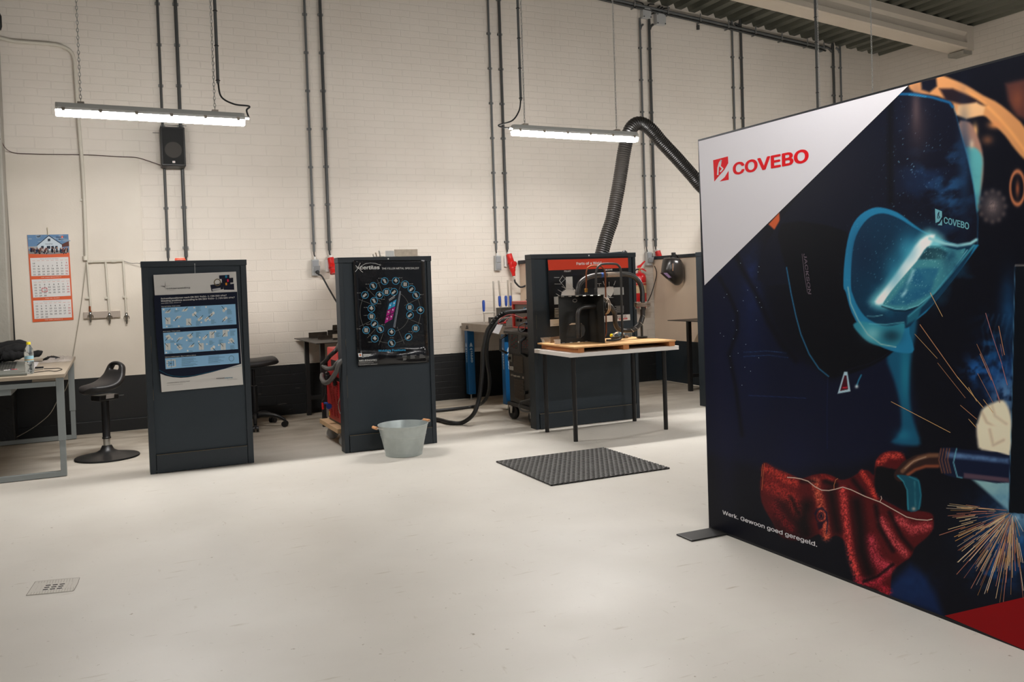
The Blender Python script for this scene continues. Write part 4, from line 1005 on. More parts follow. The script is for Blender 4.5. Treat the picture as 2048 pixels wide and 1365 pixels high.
fold([(760,300),(840,300)],20,.6); fold([(790,440),(770,540),(790,600)],70); fold([(930,360),(950,480),(970,580)],50,.8); fold([(900,300),(960,320)],26); fold([(1080,420),(1100,560),(1110,700),(1150,830)],60,.9); fold([(1190,440),(1210,560),(1290,700)],24,.8); fold([(1270,480),(1340,620),(1400,690)],22,.8); fold([(1120,880),(1200,850),(1290,780)],16,.9); fold([(700,390),(740,480)],20,.7); fold([(1060,290),(1120,370)],26,.8)
m,d=sd_poly(gl); put(m,np.clip(.5-d/4,0,1)*np.clip((n3[m]-.70)*4,0,1)*.32,(226,140,126)); put(m,np.clip(.5-d/4,0,1)*np.clip((.34-n3[m])*6,0,1)*.6,(20,6,12))
# torch
poly([C3(p) for p in ((1186,260),(1200,215),(1270,225),(1330,260),(1370,330),(1385,460),(1330,440),(1250,390),(1190,350))],(8,10,20),6)
line([C3(p) for p in ((1335,262),(1375,215),(1430,185),(1500,170),(1575,175))],(52,34,34),27,3); line([C3(p) for p in ((1345,240),(1390,195),(1440,165),(1500,150),(1570,148))],(126,92,70),8,6,.9); line([C3(p) for p in ((1375,262),(1420,232),(1480,212),(1550,212))],(150,84,58),6,6,.9); line([C3(p) for p in ((1360,225),(1410,182),(1480,158))],(196,170,150),2,3,.7)
poly([C3(p) for p in ((1560,115),(1640,105),(1700,115),(1970,150),(1968,306),(1700,280),(1640,275),(1570,240))],(20,30,58),3)
poly([C3(p) for p in ((1600,128),(1960,168),(1958,196),(1600,160))],(104,140,184),9,.75,tex=.5+n2); poly([C3(p) for p in ((1700,250),(1960,280),(1966,306),(1700,280))],(110,84,96),5,.8)
for x_ in (1568,1584,1602,1618): line([C3((x_,110)),C3((x_-12,175)),C3((x_+6,250))],(150,96,66),2.2,2.5,.8)
line([C3(p) for p in ((1658,110),(1640,190),(1662,272),(1690,278))],(120,190,206),2,2.5,.9)
poly([C3(p) for p in ((1310,262),(1385,268),(1440,290),(1455,380),(1442,462),(1375,466),(1372,350),(1350,300))],(22,84,104),3); line([C3(p) for p in ((1318,268),(1350,300),(1372,350),(1378,462))],(60,160,180),2,2.5,.9); line([C3(p) for p in ((1385,272),(1438,296),(1452,380),(1440,458))],(44,130,150),2,2.5,.9); line([C3((1415,300)),C3((1420,440))],(74,146,156),2.5,5,.6,tex=n2*1.5); glow(*C3((1410,458)),4,3.5,(190,180,170),.9)
e=np.sqrt(((PX-C3((875,500))[0])/1.0)**2+((PY-C3((875,500))[1])/1.25)**2)
for rr_ in (5,11): mm=np.abs(e-rr_)<4; put(mm,np.exp(-((e[mm]-rr_)/1.3)**2)*.9,(24,22,44))
mm=e<3; put(mm,np.ones(mm.sum()),(24,22,44))
line([C3(p) for p in ((838,490),(850,460),(880,452),(905,480),(912,540),(905,600))],(22,24,52),2.5,2.5,.9); poly([C3(p) for p in ((850,540),(890,530),(880,570),(860,580))],(40,16,36),3)
# dark steel upright at the right
poly([(2031,531),(2120,528),(2120,1034),(2017,1026),(2023,860)],(9,17,28),1.5); line([(2030,532),(2022,860),(2017,1026)],(84,130,160),1.2,2,.8); line([(2031,531),(2120,529)],(170,160,150),2,2)
IMG=np.clip(IMG,0,255)/255.0
IMG=np.clip(IMG**1.10*1.13,0,1)
LINI=np.where(IMG<=.04045,IMG/12.92,((IMG+.055)/1.055)**2.4)
t=thing('exhibition_banner','huge backlit-style fabric banner wall showing a welder, white corner with red COVEBO logo','banner',(BX+.05,(YA+YB)/2,0))
me=bpy.data.meshes.new('fabric'); ni,nj=PX.shape
co=np.zeros((ni*nj,3)); co[:,0]=0-.05; co[:,1]=YY.ravel()-(YA+YB)/2; co[:,2]=ZZ.ravel()
me.vertices.add(ni*nj); me.vertices.foreach_set('co',co.ravel())
ii,jj=np.meshgrid(np.arange(ni-1),np.arange(nj-1),indexing='ij'); a=(ii*nj+jj).ravel()
fa=np.stack([a,a+1,a+nj+1,a+nj],1).astype(np.int32)   # facing -x
nf=len(fa); me.loops.add(nf*4); me.loops.foreach_set('vertex_index',fa.ravel()); me.polygons.add(nf); me.polygons.foreach_set('loop_start',np.arange(nf)*4); me.polygons.foreach_set('loop_total',np.full(nf,4))
me.update(calc_edges=True)
at_=me.color_attributes.new('print',('FLOAT_COLOR'),'POINT'); cc=np.ones((ni*nj,4)); cc[:,:3]=LINI.reshape(-1,3); at_.data.foreach_set('color',cc.ravel())
m=bpy.data.materials.new('printed_fabric'); m.use_nodes=True; nt=m.node_tree; b=nt.nodes['Principled BSDF']
vc=nt.nodes.new('ShaderNodeVertexColor'); vc.layer_name='print'; nt.links.new(vc.outputs['Color'],b.inputs['Base Color']); b.inputs['Roughness'].default_value=.42; b.inputs['Specular IOR Level'].default_value=.12
me.materials.append(m); o=bpy.data.objects.new('fabric',me); COL.objects.link(o); o.parent=t
MB().box((BX+.001,YB,0.0),(BX+.10,YA,.0115)).box((BX+.001,YB,BH-.0075),(BX+.10,YA,BH)).box((BX+.001,YA-.006,.0115),(BX+.10,YA,BH-.0075)).box((BX+.001,YB,.0115),(BX+.10,YB+.006,BH-.0075)).build('frame',M_alu,t)
MB().box((BX+.05,YB+.006,.0115),(BX+.098,YA-.006,BH-.0075)).build('back_fabric',mat('banner_back',(30,32,38),.7),t)
pr=Print(dict(x=BX),(-1,0,0),(0,0,1.0),base=.0006)
M_wc=mat('banner_white',(222,220,226),.45,spec=.2)
pr.poly([(1397.2,283),(1816.5,171.5),(1409.2,571)],M_wc,0)
pr.build('white_corner',t); pr=Print(dict(x=BX),(-1,0,0),(0,0,1.0),base=.0006)
RED=(222,0,18)
pr.c=(1380,100,2.967)
pr.poly([(138,655),(226,632),(228,672),(205,712),(178,742),(145,782)],RED,1); pr.poly([(176,781),(206,756),(230,716),(231,771)],RED,1)
pr.line([(166,740),(168,700),(176,672),(186,655)],9,(214,211,213),2); pr.line([(186,655),(180,690),(196,705),(182,722)],8,(214,211,213),2)
pr.text('COVEBO',(260,741),(700,663),(258,646),RED,1,.045)
pr.build('logo',t); pr=Print(dict(x=BX),(-1,0,0),(1380,100,2.967),base=.0006)
TC=(112,176,190)
pr.poly([(1455,942),(1496,958),(1497,990),(1480,1018),(1458,1028)],TC,1); pr.poly([(1470,1040),(1485,1028),(1497,1005),(1497,1042)],TC,1); pr.line([(1470,1000),(1472,975),(1480,962)],4,(20,40,66),2); pr.line([(1478,962),(1478,985),(1484,992),(1477,1000)],4,(20,40,66),2)
pr.text('COVEBO',(1508,1028),(1656,1066),(1509,975),TC,1,.03)
pr.build('small_logo',t); pr=Print(dict(x=BX),(-1,0,0),(1380,480,3.066),base=.0006)
pr.text('JACKSON',(697,86),(727,332),(722,86),(104,92,104),1,.02); pr.line([(688,86),(704,220),(722,326)],3,(104,92,104),1)
pr.build('side_lettering',t); pr=Print(dict(x=BX),(-1,0,0),(1380,1000,6.4),base=.0006)
pr.text('Werk. Gewoon goed geregeld.',(420,183),(1628,603),(419,113),(236,236,240),1,.02)
pr.build('slogan',t); pr=Print(dict(x=BX),(-1,0,0),(1340,860,2.893),base=.0006)
pr.poly([(1590,1077),(2062,967),(2062,1279)],(150,10,18),1)
pr.build('red_corner',t); pr=Print(dict(x=BX),(-1,0,0),(1340,860,2.893),base=.0006)
PIP=(214,186,172)
pr.line([(680,276),(720,278),(760,285),(800,298),(840,330),(878,350),(920,352),(960,344),(1000,332),(1050,348),(1130,386),(1215,418),(1290,460),(1370,505),(1430,520),(1490,524),(1518,518)],5.5,PIP,1)
pr.line([(950,345),(950,320),(960,290),(972,283)],3.5,(190,120,80),1); pr.line([(1215,418),(1226,398),(1222,385)],4,PIP,1); pr.line([(548,195),(540,260),(532,350)],2.2,(220,120,80),1); pr.line([(536,200),(530,270)],1.6,(220,120,80),1)
pr.build('glove_piping',t); pr=Print(dict(x=BX),(-1,0,0),(1340,860,2.893),base=.0006)
# sparks
r=random.Random(4)
def spark(a,b,w,c): pr.line([a,b],w,c,1+r.random()*2)
for k in range(190):
    an=R_(r.uniform(62,188)); d0=r.uniform(20,300); L_=r.uniform(60,300)*(1 if an<2.4 else .55)
    a=(1985+math.cos(an)*d0,470+math.sin(an)*d0); b=(a[0]+math.cos(an)*L_,a[1]+math.sin(an)*L_)
    if b[0]>2046 or b[1]>1000: continue
    spark(a,b,r.choice((1.6,2.2,3.2)),r.choice(((236,206,160),(200,150,90),(236,220,196),(196,130,110))))
pr.c=(1380,480,3.066)
for a,b in (((1475,325),(1550,470)),((1815,450),(1860,600)),((1860,600),(1915,765)),((1895,530),(1930,705)),((1760,640),(1830,790)),((1830,790),(1900,980)),((1380,578),(1518,728)),((1412,520),(1640,840)),((1640,840),(1800,1030)),((1520,755),(1690,970)),((1235,993),(1597,1182)),((1765,820),(1860,1000)),((1710,905),(1760,990)),((1905,640),(1918,712)),((1915,770),(1948,890)),((1660,1015),(1760,1100)),((1710,1100),(1755,1150)),((1800,980),(1860,1060)),((1780,700),(1850,860)),((1880,930),(1900,1000))):
    spark(a,b,r.choice((2.2,3.2,4)),r.choice(((196,140,104),(220,176,120),(176,120,120))))
for _ in range(26): p=(r.uniform(110,460),r.uniform(60,900)); pr.disc(p,2,2,(170,200,220),1,8)
pr.build('sparks',t)
pts=[at(1354,1072,z=0),at(1388,1085,z=0)]
for yy in (3.515,.75):
    MB().box((BX-.215,yy-.065,0),(BX+.0009,yy+.065,.008)).box((BX+.1001,yy-.065,0),(BX+.31,yy+.065,.008)).build('foot_plate',mat('black_steel_foot',(44,43,42),.45,.3),t,bevel=.003)
# ================================================================== desk corner at the left
M_desk=mat('light_oak_laminate',(160,147,129),.45,var=.08,vscale=12)
M_frame=mat('silver_grey_frame',(140,146,146),.4,.3)
M_fabric=mat('black_fabric',(22,22,23),.85,bump=.3,bscale=80)
M_blk=mat('black_plastic',(24,24,25),.4)
DX=-.338; DZ=.75
t=thing('desk','light wood desk with silver-grey U-shaped steel frame at the left edge','desk',(-1.3,7.9,0))
MB().box((-2.3,7.03,DZ-.026),(DX,9.05,DZ)).build('desktop',M_desk,t,bevel=.002)
MB().box((-2.3,7.05,DZ-.050),(-.55,7.09,DZ-.027)).build('underside_rail',M_blk,t)
for yy,lb in ((7.045,'front_frame'),(8.84,'rear_frame')):
    MB().box((-2.1995,yy,DZ-.086),(DX-.0605,yy+.05,DZ-.051 if yy<8 else DZ-.027)).build('frame_rail',M_frame,t,bevel=.002)
    MB().box((-2.2045,yy+.005,0.004),(DX-.0545,yy+.045,.042)).build('foot_rail',M_frame,t,bevel=.002)
    MB().box((DX-.060,yy,.265),(DX-.010,yy+.05,DZ-.027)).build('leg',M_frame,t,bevel=.002)
    MB().box((DX-.054,yy+.005,.005),(DX-.014,yy+.045,.268)).build('leg_inner_tube',M_frame,t,bevel=.002)
    MB().box((-2.25,yy,.265),(-2.20,yy+.05,DZ-.027)).build('leg',M_frame,t,bevel=.002)
    MB().box((-2.245,yy+.005,.005),(-2.205,yy+.045,.268)).build('leg_inner_tube',M_frame,t,bevel=.002)
p=at(22,784,y=7.10); MB().box((-1.0,7.11,DZ-.135),(p.x,7.5,DZ-.087)).build('drawer_tray',M_frame,t,bevel=.003)
def lay(px,py,z=DZ): return at(px,py,z=z)
M_pet=mat('clear_plastic',(225,235,240),.06,trans=.93,ior=1.33,spec=.5)
M_yel=mat('yellow_cap',(228,205,30),.4)
M_lab=mat('bottle_label',(150,190,205),.4)
def bottle(base,h,axis,label,cat='bottle'):
    t=thing('water_bottle',label,cat,base)
    s=h/.235
    pr_=[(0,.002),(.020,.0),(.029,.006),(.031,.02),(.029,.05),(.0315,.055),(.0315,.085),(.030,.09),(.030,.135),(.0318,.14),(.031,.16),(.026,.185),(.016,.205),(.0125,.215),(.0125,.222)]
    MB().lathe([(r*s,z*s) for r,z in pr_],base,28,ax=axis).build('bottle_body',M_pet,t)
    MB().lathe([(.0,.235*s),(.0135*s,.235*s),(.0145*s,.230*s),(.0145*s,.216*s),(.0,.2155*s)],base,20,ax=axis).build('cap',M_yel,t)
    b=Vector(base)+Vector(axis).normalized()*.094*s
    L=MB().lathe([(.0307*s,0),(.0307*s,.040*s)],b,28,ax=axis).build('bottle_label',M_lab,t)
    MB().lathe([(.0309*s,.008*s),(.0309*s,.014*s)],b,28,ax=axis).build('label_band',mat('label_orange',(210,150,50),.4),L)
    return t
b=lay(61,747)
bottle((b.x,7.24,DZ+.0005),.235,(0,0,1),'clear water bottle with yellow cap standing at the desk front edge')
c=lay(104,722)
t=thing('computer_mouse','black computer mouse on the right part of the desk','mouse',c)
Gm=[]
for i in range(13):
    u=i/12; row=[]
    for j in range(9):
        v=j/8*math.pi; w_=.036*math.sin(math.pi*(.06+.88*u))**.5; h_=.043*math.sin(math.pi*(.10+.80*u))**.7
        row.append(c+Vector((-.070+.140*u, -math.cos(v)*w_, .001+h_*math.sin(v)**.8)))
    Gm.append(row)
MB().grid(Gm).build('mouse_body',M_blk,t)
MB().cyl(c+Vector((-.03,-.004,.036)),c+Vector((-.03,.004,.036)),.007,n=12).build('wheel',M_conddk,t)
# laptop corner
lp=lay(30,740); 
t=thing('laptop','silver laptop with dark keys, mostly cut off by the left picture edge','laptop',(-.78,7.35,DZ))
q=[lay(-30,752,DZ+.016),lay(54,747,DZ+.016),lay(62,722,DZ+.016),lay(-18,725,DZ+.016)]
MB().prism([Vector((v.x,v.y,DZ+.001)) for v in q],(0,0,.015)).build('base',mat('laptop_silver',(128,132,126),.35,.5),t,bevel=.002)
mb=MB()
A_,B_,C_,D_=q
for i in range(5):
    for j in range(9):
        u0=.04+j*.07; v0=.30+i*.13
        f=lambda u,v:(A_.lerp(B_,u)).lerp(D_.lerp(C_,u),v)+Vector((0,0,.0005))
        mb.prism([f(u0,v0),f(u0+.06,v0),f(u0+.06,v0+.10),f(u0,v0+.10)],(0,0,.0012))
mb.build('keys',M_blk,t)
h=q[3]; MB().prism([q[3]+Vector((-.02,0,0)),q[3].lerp(q[2],.35)+Vector((0,0,0)),q[3].lerp(q[2],.30)+Vector((-.03,.06,.16)),q[3]+Vector((-.05,.06,.16))],(0,.008,0)).build('screen',M_blk,t,bevel=.002)
# papers, pens, cables
def sheet(name,label,pts,z,m,cat,th=.0015):
    return tag(MB().prism([Vector((v.x,v.y,z)) for v in [lay(*p) for p in pts]],(0,0,th)).build(name,m),label,cat)
M_page=mat('office_paper',(205,200,200),.6)
sheet('paper','white printed sheet under the water bottle beside the laptop',[(45,739),(70,738),(78,725),(56,722)],DZ+.0005,M_page,'paper')
sheet('paper_sheet','white crumpled note behind the laptop on the desk',[(24,729),(48,727),(50,722),(30,722)],DZ+.0004,M_page,'paper')
a=lay(7,743,DZ+.01); b_=lay(36,740.5,DZ+.01); e=lay(88,738,DZ+.01)
t=thing('marker_pen','white marker pen with red and blue print lying at the front of the desk','pen',(a.x,a.y,DZ)); 
MB().cyl(a,b_,.009,n=12).build('pen_body',M_page,t); MB().cyl(a.lerp(b_,.55),a.lerp(b_,.95),.0093,n=12).build('print_band',mat('pen_red',(190,50,60),.4),t); MB().cyl(a.lerp(b_,.45),a.lerp(b_,.54),.0093,n=12).build('print_band',mat('pen_blue',(40,50,140),.4),t)
t=thing('silver_pen','silver pen with black clip lying right of the water bottle','pen',(e.x,e.y,DZ))
MB().cyl(lay(66,741,DZ+.006),lay(86,738.5,DZ+.006),.006,n=10).build('pen_body',M_steel,t); MB().cyl(lay(70,736,DZ+.008),lay(87,735,DZ+.008),.007,n=10).build('pen_cap',M_blk,t)
tag(MB().tube(catmull([lay(*p,DZ+.004) for p in ((40,748),(60,746.5),(80,744),(98,742),(110,743),(120,741),(124,739),(118,737),(105,737.5),(88,738))],6),.0028,6).build('charging_cable',M_cable),'thin dark cable looping on the desk right of the bottle','cable')
tag(MB().tube(catmull([lay(*p,DZ+.004) for p in ((-10,753),(8,753),(18,750),(16,747),(5,746),(-8,745))],6),.003,6).build('charging_cable',M_cable),'thin dark cable loop at the front left of the desk','cable')
tag(MB().tube(catmull([lay(*p,DZ+.004) for p in ((92,723),(80,723),(66,724),(50,726),(34,723),(20,727),(5,728))],6),.0025,6).build('mouse_cable',M_cable),'thin black mouse cable running left over the papers','cable')
sheet('wood_strip','flat brown wooden strip lying at the back of the desk',[(70,716),(104,715),(111,712),(100,710),(72,711)],DZ+.0006,mat('brown_wood',(160,112,66),.5,var=.2,vscale=20),'wood strip',.016)
M_bag=mat('clear_film',(200,190,182),.25,bump=.9,bscale=30,alpha=.75)
Gm=[]; r=random.Random(2)
for i in range(14):
    row=[]
    for j in range(9):
        u=i/13; v=j/8; p=Vector((-.585+.235*u,8.35+.62*v,DZ+.002)); e_=min(u,1-u,v,1-v)*4
        row.append(p+Vector((r.uniform(-.01,.01)*e_,r.uniform(-.02,.02)*e_,min(1,e_)*r.uniform(.008,.034))))
    Gm.append(row)
tag(MB().grid(Gm).build('plastic_film',M_bag),'crumpled translucent plastic film on the back right corner of the desk','plastic film')
Gm=[]
for i in range(12):
    row=[]
    for j in range(9):
        u=i/11; v=j/8*math.pi; c_=lay(28+24*u,717+0*u); w_=.05*math.sin(math.pi*(.1+.8*u)); row.append(c_+Vector((0,-math.cos(v)*w_*1.6,.002+math.sin(v)*w_*(.8+.35*math.sin(i*2.2+j)))))
    Gm.append(row)
tag(MB().grid(Gm).build('cloth_rag',mat('beige_rag',(150,142,128),.85,bump=.5,bscale=30)),'crumpled beige cloth behind the bottle on the desk','cloth')
# black jacket heap: folded rolls
t=thing('jacket','black quilted jacket heaped at the back of the desk','jacket',lay(20,712))
def roll(P,r,name,prt):
    MB().tube(catmull(P,6),r,14,rf=lambda u: .55+.5*math.sin(math.pi*min(1,max(0,u*.9+.08)))+.06*math.sin(u*25)).build(name,M_fabric,prt)
g=lambda a,b,y: at(a,b,y=y)
roll([g(-20,694,8.6),g(10,693,8.6),g(35,690,8.6),g(48,691,8.6),g(50,697,8.62)],.042,'sleeve',t)
roll([g(-20,706,8.5),g(8,704,8.5),g(28,699,8.5),g(46,698,8.5),g(52,704,8.5)],.045,'sleeve',t)
roll([g(-25,712,8.5),g(10,711,8.5),g(30,709,8.5),g(48,708,8.5)],.055,'body',t)
roll([g(48,709,8.6),g(66,709,8.6),g(80,707,8.6),g(84,708,8.6)],.028,'hood',t)
t=thing('letter_tray','black stacked letter tray at the far left edge of the desk','tray',lay(-5,730))
q0=lay(5,731,DZ); 
for k in range(3):
    MB().box((q0.x-.26,q0.y,DZ+.001+k*.045),(q0.x,q0.y+.28,DZ+.008+k*.045)).box((q0.x-.008,q0.y,DZ+.001+k*.045),(q0.x,q0.y+.28,DZ+.03+k*.045)).build('tray_shelf',M_blk,t,bevel=.001)
MB().box((q0.x-.26,q0.y+.27,DZ+.001),(q0.x,q0.y+.28,DZ+.125)).build('back',M_blk,t)

# ------------------------------------------------------------------ sit-stand stool
M_pu=mat('black_seat_foam',(30,29,30),.45,bump=.12,bscale=120)
bc=at(215,915.5,z=0)
t=thing('standing_stool','black sit-stand stool with round foot, between desk and first booth partition','stool',bc)
MB().lathe([(0,.0),(.235,.0),(.243,.006),(.240,.014),(.16,.030),(.09,.045),(.052,.066),(.036,.10),(.0,.10)],bc,48).build('foot',M_blk,t)
MB().lathe([(.026,.09),(.026,.16)],bc,20).build('gas_spring',M_steel,t,label='chrome gas spring')
MB().lathe([(.0,.155),(.033,.155),(.034,.165),(.029,.17),(.029,.47),(.0,.47)],bc,24).build('column',M_blk,t)
sc=bc+Vector((0,0,.47)); ang=R_(34); ex=Vector((math.cos(ang),math.sin(ang),0)); ey=Vector((-math.sin(ang),math.cos(ang),0))
mb=MB(); mt=Matrix.Translation(sc+Vector((0,0,.0)))@Matrix.Rotation(ang,4,'Z'); mb.mbox(mt@Matrix.Translation((0,0,.018)),(.17,.12,.045)); mb.build('mechanism',M_blk,t,bevel=.008)
lv=MB().tube([sc+ex*.08+Vector((0,0,.02)),sc+ex*.15+ey*-.03+Vector((0,0,.018))],.004,8).build('lever',M_conddk,t)
MB().mbox(Matrix.Translation(sc+ey*-.063+ex*.005+Vector((0,0,.028)))@Matrix.Rotation(ang,4,'Z')@Matrix.Rotation(R_(10),4,'X'),(.07,.002,.034)).build('sticker',M_page,t,label='white type label sticker')
prof=[(-.165,.050,.060),(-.155,.068,.090),(-.12,.080,.118),(-.06,.090,.135),(0,.102,.145),(.05,.122,.145),(.085,.152,.135),(.11,.19,.122),(.125,.225,.110),(.138,.262,.098),(.146,.295,.082)]
Gm=[]
for i,(a,b,w_) in enumerate(prof):
    row=[]
    for j in range(9):
        v=(j/4-1)
        row.append(sc+ex*(a+.0)+ey*(w_*v)+Vector((0,0,b-.035*min(1,i/3)*abs(v)**2.5+ (.014*abs(v)**2 if i<7 else 0))))
    Gm.append(row)
MB().grid(Gm,skip=lambda i,j: i==8 and 2<=j<=5).build('seat',M_pu,t,solid=-.05,sub=2)
mb=MB()
for i in range(9):
    v=(i/8-.5)*.16
    P=[sc+ex*a+ey*(v*w_/.145)+Vector((0,0,b+.0005-.035*abs(v*1/.145)**2.5)) for a,b,w_ in prof[1:7]]
    mb.tube(P,.003,5)
mb.build('seat_ribs',M_pu,t)

# ------------------------------------------------------------------ saddle stool behind the first partition
bc=Vector((1.19,8.50,0))
t=thing('saddle_stool','black saddle stool on five castors, half hidden behind the leftmost partition','stool',bc)
for k in range(5):
    a=R_(72*k-26); d=Vector((math.cos(a),math.sin(a),0))
    MB().tube(catmull([bc+Vector((0,0,.115))+d*.02,bc+d*.12+Vector((0,0,.12)),bc+d*.22+Vector((0,0,.10)),bc+d*.285+Vector((0,0,.065))],4),.022,8,rf=lambda u:1.15-.45*u).build('base_arm',M_blk,t)
    c=bc+d*.285; n_=Vector((-d.y,d.x,0))
    w_=MB().cyl(c+n_*.008+Vector((0,0,.028)),c+n_*.03+Vector((0,0,.028)),.0275,n=18).cyl(c-n_*.008+Vector((0,0,.028)),c-n_*.03+Vector((0,0,.028)),.0275,n=18).box((c.x-.012,c.y-.012,.03),(c.x+.012,c.y+.012,.066)).build('castor',M_blk,t)
MB().lathe([(.0,.09),(.045,.09),(.042,.14),(.032,.145),(.034,.15),(.030,.40),(.015,.405),(.015,.56),(0,.56)],bc,20).build('column',M_blk,t)
Gm=[]; 
for i in range(15):
    u=i/14*2-1; row=[]
    w_=.155*(1-abs(u)**3.2)**.5+.004
    for j in range(9):
        v=j/4-1
        row.append(bc+Vector((-.03+.235*u, w_*v, .605+.020*u*u - .032*abs(v)**2.4 - .03*max(0,abs(u)-.8)*5*.3)))
    Gm.append(row)
MB().grid(Gm).build('seat',M_pu,t,solid=-.06,sub=1)

# ------------------------------------------------------------------ steel side table behind it with scrap
M_dsteel=mat('dark_rolled_steel',(62,60,58),.42,.7,var=.25,vscale=9)
M_leg=mat('black_square_tube',(30,29,29),.45)
def ztop(p0,p1):
    b=at(*p0,z=0); r_=ray(*p1); return CO.z+r_.z*(b.y/r_.y)
def steel_table(name,label,x0,x1,y0,y1,z,legs,rails):
    t=thing('steel_table',label,'table',((x0+x1)/2,(y0+y1)/2,0))
    MB().box((x0,y0,z-.008),(x1,y1,z)).build('top_plate',M_dsteel,t)
    for (a,b) in legs: MB().box((a-.022,b-.022,0),(a+.022,b+.022,z-.0085)).build('leg',M_leg,t,bevel=.003)
    for A_,B_ in rails: MB().box(A_,B_).build('stretcher',M_leg,t,bevel=.003)
    return t
ZT=.80
a=at(586.5,675,z=ZT); b_=at(633.5,690.5,z=ZT); print('LT',a,b_,at(607,834,z=0),at(642,857,z=0))
lx=1.80
TY0=max(7.9,b_.y); 
steel_table('','black-legged steel table with metal scrap, behind the black poster partition',1.70,2.28,8.02,9.10,ZT,((1.80,8.98),(1.775,8.13),(2.23,8.98),(2.23,8.13)),(((1.822,8.96,.16),(2.208,9.0,.20)),((1.797,8.11,.16),(2.208,8.15,.20))))
M_scrap=mat('scrap_steel',(74,68,62),.4,.7,var=.4,vscale=30); M_scrapl=mat('scrap_steel_bright',(182,168,150),.28,.75,var=.3,vscale=30)
def angle_piece(p,L,w,h,rz,tilt,label,m,parent=None,group=None,cat='steel piece',name='angle_profile',ry=0):
    mt=Matrix.Translation(p)@Matrix.Rotation(R_(rz),4,'Z')@Matrix.Rotation(R_(ry),4,'Y')@Matrix.Rotation(R_(tilt),4,'X')
    mb=MB(); mb.mbox(mt@Matrix.Translation((0,0,.0025)),(L,w,.005)); mb.mbox(mt@Matrix.Translation((0,w/2-.0025,h/2+.005)),(L,.005,h))
    o=mb.build(name,m); return tag(o,label,cat,group)
LBL=['flat dark steel offcut nearest the wall on the left steel table','long rusty angle offcut at the back of the left steel table','bright welded angle offcut at the front of the left steel table','dark ribbed steel block on the scrap heap of the left steel table','short dark angle offcut lying left on the left steel table','small bright steel offcut on the scrap heap next to the black poster partition','stacked dark steel profile beside the black poster partition']
for k,(xx,yy,L_,w_,h_,rz,dz) in enumerate(((1.93,8.95,.20,.08,.05,8,0),(2.10,8.90,.18,.06,.05,-6,0),(2.02,8.45,.13,.07,.045,-12,0),(2.16,8.60,.12,.08,.05,20,0),(1.93,8.62,.16,.06,.03,10,0),(2.13,8.42,.10,.06,.05,-30,0),(2.14,8.93,.14,.05,.05,12,.056))):
    angle_piece(Vector((xx,yy,ZT+.001+dz+(.0,.012,.008,.014,.0,.01,.01)[k])),L_,w_,h_,rz,(0,14,-12,18,0,-10,8)[k],LBL[k],(M_scrap,M_scrapl)[k in(2,5)])

# ------------------------------------------------------------------ red welding machine on a dolly
M_mred=mat('welder_red',(158,30,32),.38,var=.05,vscale=8); M_mred2=mat('welder_red_faded',(176,64,60),.5)
M_hose=mat('grey_rubber_hose',(78,76,74),.55,bump=.15,bscale=90)
X0=1.665; Y0=6.96; Y1=7.50; X1=2.22
t=thing('welding_machine','red two-part welding machine with louvred side, on the wooden dolly','welding machine',((X0+X1)/2,(Y0+Y1)/2,.165))
MB().box((X0,Y0,.185),(X1,Y1,.53)).build('lower_case',M_mred,t,bevel=.006)
MB().box((X0+.01,Y0+.01,.166),(X1-.01,Y1-.01,.185)).build('base_frame',M_blk,t)
mb=MB()
for i in range(18):
    for j in range(3):
        y_=Y0+.14+j*.105; z_=.225+i*.0155
        mb.prism([(X0-.0005,y_,z_),(X0-.0005,y_+.075,z_),(X0-.008,y_+.075,z_+.004),(X0-.008,y_,z_+.004)],(0,0,.006))
mb.build('louvre_field',M_mred2,t,label='pressed louvres in the side')
MB().box((X0+.01,Y0+.005,.531),(X1-.01,Y1-.005,.555)).build('joint_frame',M_blk,t)
MB().prism([(X0+.008,Y0,.556),(X0+.008,Y1-.02,.556),(X0+.008,Y1-.05,.80),(X0+.008,Y0+.16,.80),(X0+.008,Y0,.74)],(X1-X0-.02,0,0)).build('upper_case',M_mred,t,bevel=.006)
MB().prism([(X0+.004,Y0+.1,.70),(X0+.004,Y1-.045,.70),(X0+.004,Y1-.055,.795),(X0+.004,Y0+.17,.795)],(.0035,0,0)).build('side_plate',M_mred2,t)
MB().box((X0+.002,Y0+.2,.615),(X0+.0075,Y0+.35,.70)).build('nameplate',M_blk,t)
for y_ in (Y0+.02,Y1-.08): MB().box((X0-.003,y_,.205),(X0-.0005,y_+.03,.24)).build('warning_sticker',M_yel,t)
for y_ in (Y0+.16,Y0+.42):
    MB().box((X0-.022,y_,.49),(X0-.0005,y_+.05,.56)).cyl((X0-.012,y_,.575),(X0-.012,y_+.05,.575),.014,n=10).build('latch',M_blk,t,bevel=.004)
MB().tube(catmull([(X0+.12,Y0+.1,.79),(X0+.10,Y0+.13,.86),(X0+.10,Y0+.22,.875),(X0+.10,Y0+.38,.87),(X0+.10,Y0+.45,.80)],6),.014,10).build('handle',M_blk,t)
def hose(name,label,P,r,m,cat='hose'):
    return tag(MB().tube(catmull(P,8),r,12).build(name,m),label,cat)
g=lambda a,b,x: at(a,b,x=x)
hose('welding_hose','black hose curving down the front left of the red welding machine',[(1.75,7.3,.84),g(672,701,1.63),g(660,712,1.60),g(650,724,1.57),g(645,728,1.60)],.018,M_cable)
hose('welding_hose','grey hose loop across the upper part of the red welding machine',[(1.82,6.87,.78),g(680,722,1.63),g(668,735,1.59),g(656,738,1.56),g(647,733,1.58)],.018,M_hose)
hose('welding_hose','grey hose loop hanging lowest beside the red welding machine',[(1.82,6.86,.74),g(684,722,1.62),g(672,745,1.58),g(660,762,1.55),g(650,766,1.53),g(644,758,1.55),g(644,750,1.60)],.019,M_hose)
